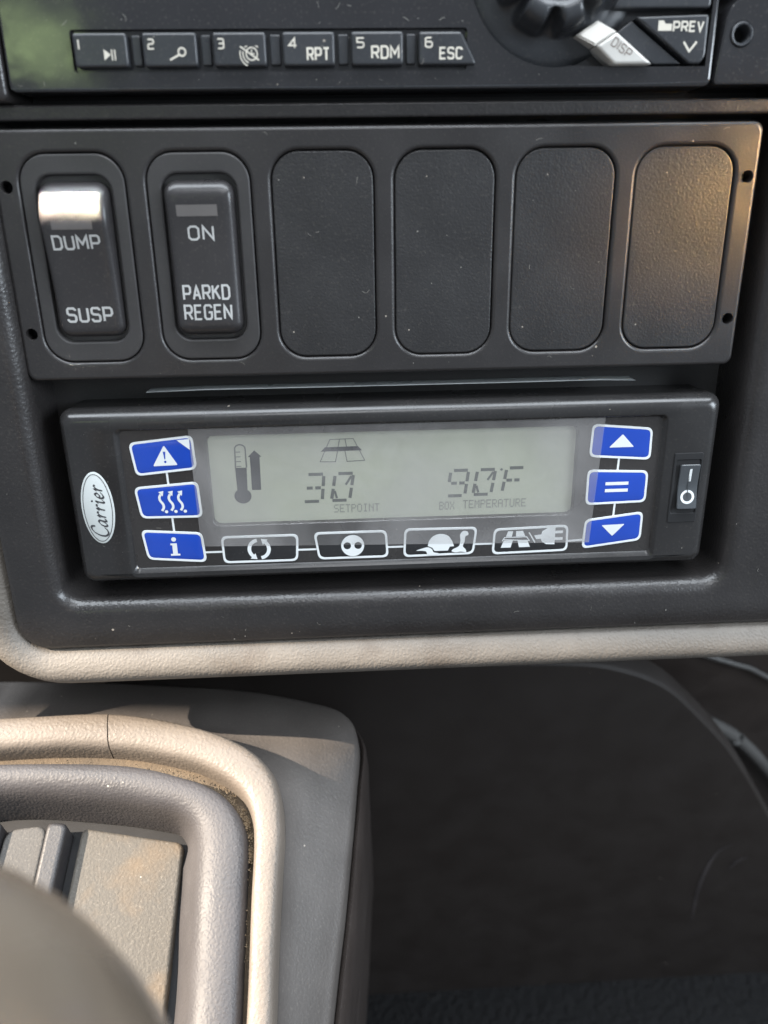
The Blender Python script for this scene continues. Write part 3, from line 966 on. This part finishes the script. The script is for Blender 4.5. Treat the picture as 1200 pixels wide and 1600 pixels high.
# ================================================================== radio
rad = panel_thing('car_radio', 'black car radio with six preset buttons, rotary dial and silver display key', 'radio', 0, 40, 0)
bm = bmesh.new()
# fascia with the dial well cut out
well = [(43.0 + 22.2 * math.cos(math.radians(a)), 66.6 + 22.2 * math.sin(math.radians(a))) for a in range(130, 281, 6)]
well = well + [(62.0, 44.4), (81.2, 44.4), (81.5, 58), (80, 84), (40, 92)]
strip = box_rr(-75.2, 20.8, 44.0, 53.2, 0.8)
body = lambda t: box_rr(-91.3 + t, 83.0 - t, 39.9 + t, 104 - t, 1.6)
fill(bm, [body(0.6), well, strip], 1.5)
loft(bm, [(body(0.6), 1.5), (body(0.18), 1.32), (body(0), 0.9), (body(0), -18)])
loft(bm, [(strip, 1.5), (inset(strip[::-1] if area2(strip) < 0 else strip, 0.2), 0.0)])
loft(bm, [(well, 1.5), (well, -2.5)])
fas = finish('fascia', bm, 'radio', rad, smooth=35)
bm = bmesh.new()
loft(bm, [(strip, 0.05)], cap1=True)
loft(bm, [(well, -2.4)], cap1=True)
finish('well_floor', bm, 'radio', rad, smooth=0)
bm = bmesh.new()
ln = smoothpath([(-91.0, 40.7), (-60, 40.5), (0, 40.5), (60, 40.6), (82.6, 41.0)], 8)
ribbon(bm, ln, 0.22, 1.56)
finish('edge_line', bm, 'button', rad, smooth=0)
BX = [(-74.3, -61.6), (-57.9, -45.0), (-41.1, -28.4), (-24.3, -11.8), (-7.7, 4.9), (8.8, 22.9)]
def rbutton(pts, d1, mat, r=0.7, b=0.55, name='button', label=None):
    if area2(pts) < 0:
        pts = pts[::-1]
    bm = bmesh.new()
    slab(bm, lambda t: opoly(inset(pts, t), r, 5), -2.4, d1, b)
    return finish(name, bm, mat, rad, smooth=35, label=label)
btn = []
for i, (x0, x1) in enumerate(BX):
    pts = rectpoly(x0, 45.0, x1, 52.2) if i < 5 else [(x0, 45.0), (x1, 45.0), (x1 - 0.4, 46.2), (19.2, 52.1), (x0, 52.1)]
    btn.append(rbutton(pts, 3.0, 'button', label='preset button %d' % (i + 1)))
    if i < 5:
        bm = bmesh.new()
        slab(bm, lambda t, i=i: box_rr(BX[i][1] + 0.9 + t, BX[i + 1][0] - 0.7 - t, 45.4 + t, 51.9 - t, 0.4), 0.0, 1.5, 0.3)
        finish('divider', bm, 'button', rad)
ZB = 3.06
for i, (x0, x1) in enumerate(((-73.4, -72.8), (-56.5, -55.2), (-39.9, -38.5), (-22.8, -21.0), (-6.3, -4.7), (10.4, 12.0))):
    lettering(str(i + 1), x0, x1, 48.8, 50.8, 0.34, ZB, 'inkwarm', btn[i])
lettering('RPT', -18.4, -13.2, 46.2, 48.7, 0.44, ZB, 'inkwarm', btn[3])
lettering('RDM', -2.7, 3.8, 46.5, 49.0, 0.44, ZB, 'inkwarm', btn[4])
lettering('ESC', 14.0, 19.3, 46.3, 48.6, 0.42, ZB, 'inkwarm', btn[5])
bm = bmesh.new()
fill(bm, [[(-67.2, 48.8), (-67.2, 46.4), (-65.6, 47.6)]], ZB)
ribbon(bm, [(-65.3, 48.7), (-65.3, 46.4)], 0.28, ZB)
ribbon(bm, [(-64.6, 48.7), (-64.6, 46.4)], 0.28, ZB)
finish('play_icon', bm, 'inkwarm', btn[0], smooth=0)
bm = bmesh.new()
ribbon(bm, circle(-48.6, 48.1, 0.85, 20), 0.38, ZB, closed=True)
ribbon(bm, [(-49.3, 47.5), (-51.6, 46.4)], 0.42, ZB + .01)
finish('search_icon', bm, 'inkwarm', btn[1], smooth=0)
bm = bmesh.new()
ribbon(bm, circle(-31.9, 47.6, 1.35, 22), 0.28, ZB, closed=True)
ribbon(bm, [(-31.9, 48.5), (-31.9, 47.6), (-31.2, 47.6)], 0.22, ZB + .01)
for R in (2.1, 2.8):
    ribbon(bm, [(-31.9 + R * math.cos(math.radians(a)), 47.6 + R * math.sin(math.radians(a))) for a in range(165, 246, 10)], 0.26, ZB)
ribbon(bm, [(-34.6, 49.2), (-30.2, 46.2)], 0.32, ZB + .02)
ribbon(bm, [(-33.5, 49.0), (-32.9, 49.3)], 0.26, ZB)
ribbon(bm, [(-30.9, 49.3), (-30.3, 49.0)], 0.26, ZB)
finish('alarm_off_icon', bm, 'inkwarm', btn[2], smooth=0)

# dial: scalloped knob
bm = bmesh.new()
KC = (41.6, 65.6)
rows = []
for r, d, sc_ in ((21.5, -2.3, 0), (20.0, -1.3, 0), (17.5, -0.8, 0), (15.2, -0.5, 0), (14.6, 0.4, 0.8), (14.2, 3.0, 2.4), (13.7, 6.0, 3.4), (12.9, 7.9, 3.6), (11.6, 8.7, 2.6),
                  (10.2, 8.9, 0.8), (9.2, 8.6, 0), (8.6, 8.0, 0), (7.4, 7.7, 0), (3.5, 7.5, 0), (0.5, 7.5, 0)):
    row = []
    for k in range(96):
        a = 2 * math.pi * k / 96
        lob = max(0.0, math.cos(8 * a + 0.6)) ** 1.2
        rr = r - sc_ * lob
        row.append((KC[0] + rr * math.cos(a), KC[1] + rr * math.sin(a), d - sc_ * lob * 0.5))
    rows.append(row)
loft(bm, rows, cap1=True)
finish('dial', bm, 'button', rad, smooth=50, label='scalloped rotary dial')
# silver display key
pts = [(47.7, 51.3), (52.9, 54.2), (57.3, 51.2), (66.7, 44.7), (57.0, 44.6), (52.0, 48.6)]
dk = rbutton([(52.2, 48.6), (57.0, 44.6), (66.7, 44.6), (57.2, 51.6)], 4.4, 'silver', r=0.5, b=0.7, label='silver parallelogram key reading DISP')
bm = bmesh.new()
tip = [(47.6, 51.2), (52.1, 48.7), (57.1, 51.7), (52.7, 54.3)]
zt = [2.6, 4.3, 4.3, 3.0]
va = [bm.verts.new((p[0], p[1], z)) for p, z in zip(tip, zt)]
vb = [bm.verts.new((p[0], p[1], -2.3)) for p in tip]
bm.faces.new(va)
for i in range(4):
    bm.faces.new((va[i], va[(i + 1) % 4], vb[(i + 1) % 4], vb[i]))
bmesh.ops.bevel(bm, geom=[e for e in bm.edges if e.verts[0].co.z > 0 and e.verts[1].co.z > 0], offset=0.4, segments=3, affect='EDGES')
finish('key_tip', bm, 'silver', dk, smooth=30)
a = math.atan2(46.6 - 49.8, 61.5 - 55.6)
lettering('DISP', 55.9, 61.3, 47.2, 49.1, 0.24, 4.45, 'inkbrown', dk, rot=(58.6, 48.1, a * 1.15))
# previous-folder key and its neighbour
pk = rbutton([(62.4, 55.1), (80.6, 55.6), (80.7, 46.6), (79.6, 44.9), (76.7, 44.9)], 2.2, 'button', r=0.6, b=0.5, label='dark triangular key reading PREV')
lettering('PREV', 71.9, 79.3, 52.0, 54.0, 0.42, 2.26, 'inkwarm', pk)
bm = bmesh.new()
fill(bm, [[(68.0, 52.1), (71.4, 52.1), (71.4, 53.6), (69.7, 53.6), (69.3, 54.3), (68.0, 54.3)]], 2.26)
finish('folder_icon', bm, 'inkwarm', pk, smooth=0)
bm = bmesh.new()
ribbon(bm, [(74.8, 49.7), (76.4, 47.6), (78.1, 49.7)], 0.5, 2.26)
finish('chevron_icon', bm, 'inkwarm', pk, smooth=0)
rbutton([(58.0, 51.9), (61.6, 54.6), (75.4, 45.0), (68.0, 45.0)], 0.9, 'button', r=0.5, b=0.4, name='key_bridge')
rbutton([(56.5, 57.0), (80.8, 57.0), (80.8, 64), (60.5, 64)], 2.0, 'button', r=0.8, b=0.5, name='button', label='upper dark key mostly out of view')
# aux panel at the right end
bm = bmesh.new()
ax = [(83.6, 40.2), (106, 40.2), (106, 100), (95, 100), (88.3, 59.5), (86.0, 57.6), (85.1, 55.0)]
jk = circle(89.4, 51.3, 3.0, 32)
axi = lambda t: opoly(inset(ax, t), 1.2, 4)
fill(bm, [axi(0.5), jk], 1.9)
loft(bm, [(axi(0.5), 1.9), (axi(0.15), 1.7), (axi(0), 1.2), (axi(0), -15)])
loft(bm, [(jk, 1.9), (circle(89.4, 51.3, 2.8, 32), 1.0)])
sp = finish('side_panel', bm, 'radio', rad, smooth=35)
bm = bmesh.new()
ring = lambda r: circle(89.4, 51.3, r, 32)
loft(bm, [(ring(2.85), 0.9), (ring(2.8), 2.1), (ring(2.55), 2.35), (ring(2.2), 2.3), (ring(1.85), 1.7), (ring(1.7), -3)])
finish('socket', bm, 'button', sp, smooth=50)
bm = bmesh.new()
loft(bm, [(ring(1.8), -2.0)], cap1=True)
finish('socket_bottom', bm, 'hole', sp, smooth=0)

# ================================================================== gear console (world mm)
con = thing('gear_console', 'dark gear console with sunlit taupe vinyl trim around a tray', 'console', (-0.13, -0.12, -0.40))
CO = (-130, -120, -400)
CE = Vector((-11.84, -198.79, 106.52))
def near(p):           # the console stands 0.87 as far below eye level as first laid out
    r = Vector(p) - CE
    return CE + r * (0.872 * r.z / (r.z * 0.9903 - r.y * 0.1392))
def cfin(name, bm, mat, smooth=50, parent=None, label=None):
    for v in bm.verts:
        v.co = near(v.co) - Vector(CO)
    return finish(name, bm, mat, parent or con, smooth, label)
ro = [(-262, -300), (-262, -170), (-262, -90), (-255, -50), (-235, -30), (-200, -22), (-144, -20), (-111, -20.5), (-80, -27.5), (-59, -36.5),
      (-47, -47), (-42, -58), (-40.3, -72), (-40.6, -86), (-41, -108), (-41, -136), (-41, -200), (-41, -300)]
ri = [(-252, -300), (-252, -175), (-252, -95), (-245, -62), (-228, -45), (-200, -38), (-145, -35.5), (-107.5, -37.5), (-80, -44), (-66.5, -50.5),
      (-57, -58.5), (-52.6, -68), (-51.2, -79), (-51, -97), (-50.5, -118), (-50.2, -136), (-50, -200), (-50, -300)]
K = 8
RO, RI = smoothpath(ro, K), smoothpath(ri, K)
prof = [(-0.02, -207), (0.0, -196.0), (0.02, -193.0), (0.07, -191.3), (0.16, -190.4), (0.30, -190.0), (0.50, -189.8), (0.70, -190.1), (0.84, -190.9), (0.93, -192.6), (0.99, -196.5), (1.0, -206)]
def ring_strip(i0, i1, cut0, cut1):
    bm = bmesh.new()
    rows = []
    idx = list(range(i0, i1 + 1))
    seq = []
    for n_, i in enumerate(idx):
        seq.append((i, 0, 1))
    for n_, i in enumerate(idx):
        o_, q_ = Vector(RO[i]), Vector(RI[i])
        # pull the very end back a hair so that two strips leave a seam
        if cut0 and n_ == 0:
            o_ = o_.lerp(Vector(RO[i + 1]), 0.06); q_ = q_.lerp(Vector(RI[i + 1]), 0.06)
        if cut1 and n_ == len(idx) - 1:
            o_ = o_.lerp(Vector(RO[i - 1]), 0.06); q_ = q_.lerp(Vector(RI[i - 1]), 0.06)
        rows.append([(q_.x + (o_.x - q_.x) * f, q_.y + (o_.y - q_.y) * f, z) for f, z in prof])
    loft(bm, rows, closed=False)
    for cut, row in ((cut0, rows[0]), (cut1, rows[-1])):
        if cut:
            bm.faces.new([bm.verts.new(p) for p in row])
    return bm
seam = 7 * K - 1
cfin('trim_ring', ring_strip(0, seam, False, True), 'ring', label='taupe vinyl trim left of the seam')
cfin('trim_ring', ring_strip(seam, len(RO) - 1, True, False), 'ring', label='taupe vinyl trim right of the seam')

# outer shell: flank from the ring down to the crease, then the side
cr = [(-330, -300), (-330, -170), (-328, -70), (-318, -10), (-290, 14), (-220, 17), (-150, 14), (-105, 10), (-66, 5.5), (-36, -1.5),
      (-18, -9), (-12.3, -23), (-14.3, -45), (-17, -68), (-20.5, -95), (-25, -125), (-35, -200), (-48, -300)]
CR = smoothpath(cr, K)
bm = bmesh.new()
rows = []
for f, z in ((0.0, -202), (0.06, -205), (0.25, -209), (0.55, -214), (0.86, -219.5), (0.97, -221.8)):
    rows.append([(a[0] + (b[0] - a[0]) * f, a[1] + (b[1] - a[1]) * f, z) for a, b in zip(RO, CR)])
cen = Vector((-150, -140))
def grow(p, g):
    q = (Vector(p) - cen).normalized() * g
    return (p[0] + q.x, p[1] + q.y)
for g, z in ((0.6, -222.6), (1.6, -225), (2.4, -232), (3.2, -250), (5, -300), (6, -398)):
    rows.append([(*grow(p, g), z) for p in CR])
loft(bm, rows, closed=False)
cfin('shell', bm, 'shell', 60)
bm = bmesh.new()
i0 = 10 * K + 2
rows = []
sub = CR[i0:]
for g, z in ((2.0, -234), (3.0, -230.0), (4.4, -229.2), (5.8, -231.5), (7.2, -250), (10, -398)):
    rows.append([(*grow(p, g * min(1, 0.45 + 0.08 * n_)), z) for n_, p in enumerate(sub)])
loft(bm, rows, closed=False)
cfin('side_cover', bm, 'trimbrown', 60)

# tray surround: rolled frame inside the ring, then a wall down to the pads
so_ = [(-250, -300), (-250, -178), (-250, -100), (-243, -66), (-226, -48), (-200, -41), (-155, -40.5), (-106, -43.2), (-79, -50.3), (-66.5, -56.2),
       (-59.2, -63.2), (-55.0, -71), (-53.3, -80), (-53, -97), (-52.6, -118), (-52.2, -136), (-52, -200), (-52, -300)]
si = [(-228, -300), (-228, -180), (-228, -112), (-224, -84), (-212, -68), (-195, -57), (-151, -53), (-113, -56.6), (-91, -60.8), (-82, -63.6),
      (-76.5, -68.0), (-74, -73.5), (-73, -82), (-72.3, -98), (-71, -116), (-70.4, -136), (-70, -200), (-70, -300)]
SO, SI = smoothpath(so_, K), smoothpath(si, K)
sprof = [(0, -207), (0.0, -197.5), (0.03, -194.8), (0.09, -193.0), (0.20, -191.9), (0.38, -191.4), (0.58, -191.6), (0.76, -192.4), (0.90, -194.2), (1.0, -197.6), (1.10, -202), (1.32, -211), (1.42, -216)]
bm = bmesh.new()
rows = []
for f, z in sprof:
    row = []
    for n_, (a, b) in enumerate(zip(SO, SI)):
        g = f
        if f > 1.0:
            k_ = max(0.0, min(1.0, (n_ / K - 9.0) / 2.5))
            g = 1.0 + (f - 1.0) * (0.22 + 0.78 * k_)
        row.append((a[0] + (b[0] - a[0]) * g, a[1] + (b[1] - a[1]) * g, z))
    rows.append(row)
loft(bm, rows, closed=False)
cfin('tray_surround', bm, 'tray', 60)
bm = bmesh.new()
bm.faces.new([bm.verts.new(p) for p in ((-258, -300, -216.5), (-46, -300, -216.5), (-46, -30, -216.5), (-258, -30, -216.5))])
cfin('tray_floor', bm, 'hole', 0)
def solid(poly, z0, z1, b, name, mat, r=3):
    bm = bmesh.new()
    p = poly if area2(poly) > 0 else poly[::-1]
    slab(bm, lambda t: opoly(inset(p, t), r, 6), z0, z1, b)
    return cfin(name, bm, mat, 40)
solid([(-122.5, -60.5), (-81.5, -68.5), (-79, -300), (-123.5, -300)], -219, -212, 1.2, 'tray_pad', 'pad')
solid([(-134.5, -60), (-126.5, -61), (-126.0, -300), (-131.5, -300)], -219, -205.5, 1.6, 'tray_divider', 'divider', 2.5)
solid([(-150.5, -61.8), (-134.8, -60.6), (-132, -300), (-150.5, -300)], -219, -207.5, 0.9, 'tray_pad', 'padgrey', 5)
solid([(-158, -58.5), (-151.3, -60), (-151.3, -300), (-158, -300)], -219, -204, 1.4, 'tray_divider', 'divider', 4)
solid([(-224, -84), (-159, -62), (-159, -300), (-224, -300)], -219, -208, 1.2, 'tray_pad', 'pad', 4)

bm = bmesh.new()
rows = [[(a[0] + (b[0] - a[0]) * f, a[1] + (b[1] - a[1]) * f, z) for a, b in zip(RI, SO)] for f, z in ((-0.2, -200.8), (0.3, -201.2), (0.7, -200.6), (1.2, -199.8))]
loft(bm, rows, closed=False)
cfin('dusty_seam', bm, 'seam', 60)

# ---- sandy crumbs caught in the gap
bm = bmesh.new()
def crumb(p, r):
    vs = []
    for q in ((1, 0, 0), (-1, 0, 0), (0, 1, 0), (0, -1, 0), (0, 0, 1)):
        vs.append(bm.verts.new((p[0] + q[0] * r * random.uniform(.5, 1.2), p[1] + q[1] * r * random.uniform(.5, 1.2), p[2] + q[2] * r * random.uniform(.5, 1.1))))
    for a_, b_ in ((0, 2), (2, 1), (1, 3), (3, 0)):
        bm.faces.new((vs[a_], vs[b_], vs[4]))
for i in range(6 * K, len(RI) - 3 * K):
    dense = 40 if 9.3 * K < i < 12.2 * K else (13 if i < 9.3 * K else 4)
    a_, b_ = Vector(RI[i]), Vector(SO[i])
    a2, b2 = Vector(RI[i + 1]), Vector(SO[i + 1])
    dense = int(dense * max(0.05, 0.55 + 0.75 * math.sin(i * 0.9) * math.sin(i * 0.37 + 1)))
    for k_ in range(dense):
        t, s = random.random(), random.betavariate(2.5, 1.3)
        p = a_.lerp(b_, s).lerp(a2.lerp(b2, s), t)
        zz = -199.2 + 3.9 * max(0, s - 0.25) + random.uniform(-.6, .3)
        crumb(near((p.x, p.y, zz)), random.uniform(0.10, 0.36))
for v in bm.verts:
    v.co -= Vector((-80, -80, -157))
cb = finish('dust_crumbs', bm, 'crumb', None, 0)
cb.location = (-0.080, -0.080, -0.157)
cb['kind'] = 'stuff'
cb['label'] = 'sandy crumbs of dust caught along the inner edge of the trim'
cb['category'] = 'dust'

# ---- specks and fibres lying on the dash face
bm = bmesh.new()
def fibre(u, v, d, ln, a, bend):
    pts = [(u + math.cos(a) * ln * t - math.sin(a) * bend * math.sin(math.pi * t), v + math.sin(a) * ln * t + math.cos(a) * bend * math.sin(math.pi * t))
           for t in (0, .2, .4, .6, .8, 1)]
    ribbon(bm, pts, random.uniform(0.06, 0.13), d)
def speck(u, v, d, r):
    bm.faces.new([bm.verts.new((u + r * random.uniform(.5, 1.2) * math.cos(k_ * math.pi / 3), v + r * random.uniform(.5, 1.2) * math.sin(k_ * math.pi / 3), d)) for k_ in range(6)])
zones = [(-98, 98, 27.5, 31, 0.04, 12), (-98, 98, -30, -27.8, 0.04, 12), (-28, -4, -22, 22, -0.48, 14), (4, 28, -22, 22, -0.48, 12), (36, 60, -22, 22, -0.48, 12),
         (68, 92, -22, 22, -0.48, 12), (-90, 20, 54, 58, 1.56, 26), (-90, 60, 41, 43.6, 1.56, 20), (-78, 20, 45.5, 51.8, 3.06, 10), (-91, -79, -88, -46, 2.56, 10),
         (-76, -55, -88, -46, 1.06, 6), (-98, 100, -113, -105, 3.85, 26), (106, 120, -100, 30, 3.75, 12), (-111, -105, -90, -20, 3.75, 12), (84, 95, -92, -80, 2.56, 4)]
for u0, u1, v0, v1, d, n_ in zones:
    for _ in range(int(n_ * 0.6)):
        u, v = random.uniform(u0, u1), random.uniform(v0, v1)
        if random.random() < 0.22:
            fibre(u, v, d, random.uniform(0.6, 1.8), random.uniform(0, 6.28), random.uniform(-.3, .3))
        else:
            speck(u, v, d, abs(random.gauss(0, 0.09)) + 0.05)
fibre(-6.4, -9.0, -0.47, 2.0, 0.15, -0.6)
fibre(-6.3, -8.95, -0.46, 1.9, 0.15, -0.62)
for v in bm.verts:
    v.co.y += 30
li = finish('lint', bm, 'lint', None, 0)
li.location = on_face(0, -30, 0)
li.rotation_euler = (math.radians(90 - TILT), 0, 0)
li['kind'] = 'stuff'
li['label'] = 'pale specks and fibres of lint scattered on the dash face'
li['category'] = 'lint'

# ================================================================== gear lever
gl = thing('gear_lever', 'blurred brown gear lever knob close to the lens', 'gear lever', (-0.110, -0.200, -0.212))
GO = Vector((-110, -200, -212))
KN = Vector((-73.4, -197.9, -7.8))
bm = bmesh.new()
rows = []
ax_ = (KN - GO).normalized()
ux = ax_.orthogonal().normalized()
vx = ax_.cross(ux)
for t, r in ((-60, 9), (-52, 15), (-46, 20), (-39, 25), (-30, 32.9), (-16, 41.5), (0, 44.5), (14, 42.2), (25, 36.8), (34, 28.7), (39.5, 20.5), (43, 11.4), (44.4, 1)):
    rows.append([tuple(KN - GO + ax_ * t + (ux * math.cos(2 * math.pi * k_ / 48) + vx * math.sin(2 * math.pi * k_ / 48)) * r) for k_ in range(48)])
loft(bm, rows, cap0=True, cap1=True)
finish('knob', bm, 'knob', gl, 60)
bm = bmesh.new()
rows = []
for t in (0, 0.4, 0.75):
    c_ = (KN - GO) * t
    rows.append([tuple(c_ + (ux * math.cos(2 * math.pi * k_ / 24) + vx * math.sin(2 * math.pi * k_ / 24)) * 7) for k_ in range(24)])
loft(bm, rows, cap0=True, cap1=True)
finish('shaft', bm, 'shell', gl, 60)

# ================================================================== footwell behind and below
fw = thing('footwell_panel', 'dark smooth footwell side panel with curved upper edge', 'panel', (0.06, -0.071, -0.45))
FO = (60, -71, -450)
dirv = Vector((0, 62, 243)).normalized()          # up the panel
nrm = Vector((0, -243, 62)).normalized()
org = Vector((0, -71, -450))
bm = bmesh.new()
arc = [(-120, -60), (-120, 268), (40, 268), (81, 266), (104, 262), (129, 250), (151, 228), (173, 201), (199, 160), (226, 111), (246, 50), (256, -60)]
arcs = smoothpath(arc[2:], 5)
pl = [(-120, -60), (-120, 268)] + arcs
pl = pl[::-1]
loft_r = lambda t: inset(pl, t)
tmp = bmesh.new()
rings = [(loft_r(0), -14), (loft_r(0), -2.2), (loft_r(0.6), -0.7), (loft_r(2.0), 0)]
loft(tmp, rings)
fill(tmp, [loft_r(2.0)], 0.0)
for v in tmp.verts:
    q = org + Vector((1, 0, 0)) * v.co.x + dirv * v.co.y + nrm * v.co.z
    v.co = q - Vector(FO)
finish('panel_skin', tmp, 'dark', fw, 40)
for mark in ([(178.8, 61), (176.8, 86), (176.9, 106.6), (180.1, 124.8), (187.3, 131.8)], [(189.9, 109.5), (193.3, 116.5), (198.9, 120)]):
    tmp = bmesh.new()
    pts_ = smoothpath(mark, 5)
    ribbon(tmp, pts_, 0, 0.25, widths=[0.4 + 2.0 * math.sin(math.pi * (k_ + 0.5) / len(pts_)) for k_ in range(len(pts_))])
    for v in tmp.verts:
        q = org + Vector((1, 0, 0)) * v.co.x + dirv * v.co.y + nrm * v.co.z
        v.co = q - Vector(FO)
    finish('scuff_mark', tmp, 'scuff', fw, 0)

lt_ = thing('lower_dash_trim', 'brown grey lower dash trim with worn pale edge strips, right of the footwell panel', 'trim', (0.18, 0.04, -0.22))
LO = Vector((180, 40, -220))
bm = bmesh.new()
rows = []
for x_ in range(20, 421, 20):
    rows.append([(x_, 26, -60), (x_, 20, -120), (x_, 15, -190), (x_, 14, -300), (x_, 14, -445)])
rows = [[tuple(Vector(p) - LO) for p in r] for r in rows]
loft(bm, rows, closed=False)
finish('trim_skin', bm, 'trimbrown', lt_, 60)
def strip_tube(name, pts, rad_, mat, parent, off):
    bm = bmesh.new()
    P = [Vector(p) for p in smoothpath(pts, 6)]
    rows = []
    for i, p in enumerate(P):
        t = (P[min(i + 1, len(P) - 1)] - P[max(i - 1, 0)]).normalized()
        a_ = t.orthogonal().normalized()
        b_ = t.cross(a_)
        rows.append([tuple(p - off + (a_ * math.cos(2 * math.pi * k_ / 10) + b_ * math.sin(2 * math.pi * k_ / 10)) * rad_) for k_ in range(10)])
    loft(bm, rows, cap0=True, cap1=True)
    return finish(name, bm, mat, parent, 60)
strip_tube('edge_strip', [(150, 12, -262), (190, 12, -292), (211, 12, -314), (234, 12, -344), (268, 12, -389)], 4.0, 'worn', lt_, LO)
strip_tube('edge_strip', [(150, 14, -216), (176, 13, -228), (186, 13, -233), (198, 13, -242), (240, 13, -272)], 1.4, 'worn', lt_, LO)

bm = bmesh.new()
N_ = 70
vs = []
for j in range(N_ + 1):
    for i in range(N_ + 1):
        x_, y_ = -200 + 700 * i / N_, -420 + 362 * j / N_
        vs.append(bm.verts.new((x_ - 60, y_ + 240, 0.8 * math.sin(x_ * 0.35 + 2 * math.sin(y_ * 0.2)) * math.sin(y_ * 0.4))))
for j in range(N_):
    for i in range(N_):
        a_ = j * (N_ + 1) + i
        bm.faces.new((vs[a_], vs[a_ + 1], vs[a_ + N_ + 2], vs[a_ + N_ + 1]))
mt = finish('floor_mat', bm, 'mat', None, 60)
mt.location = (0.060, -0.240, -0.448)
mt['label'] = 'black pebbled rubber floor mat at the bottom of the footwell'
mt['category'] = 'floor mat'
bm = bmesh.new()
bm.faces.new([bm.verts.new(p) for p in ((-900, -900, 0), (900, -900, 0), (900, 300, 0), (-900, 300, 0))])
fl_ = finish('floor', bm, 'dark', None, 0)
fl_.location = (0, 0, -0.455)
fl_['kind'] = 'structure'
fl_['label'] = 'dark cab floor beneath the mat'
bm = bmesh.new()
bm.faces.new([bm.verts.new(p) for p in ((-500, 0, -400), (600, 0, -400), (600, 0, 60), (-500, 0, 60))])
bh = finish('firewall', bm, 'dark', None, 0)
bh.location = (0, 0.10, -0.06)
bh['kind'] = 'structure'
bh['label'] = 'dark cab wall behind the footwell'

for o in bpy.data.objects:
    if '_o' in o.keys():
        del o['_o']
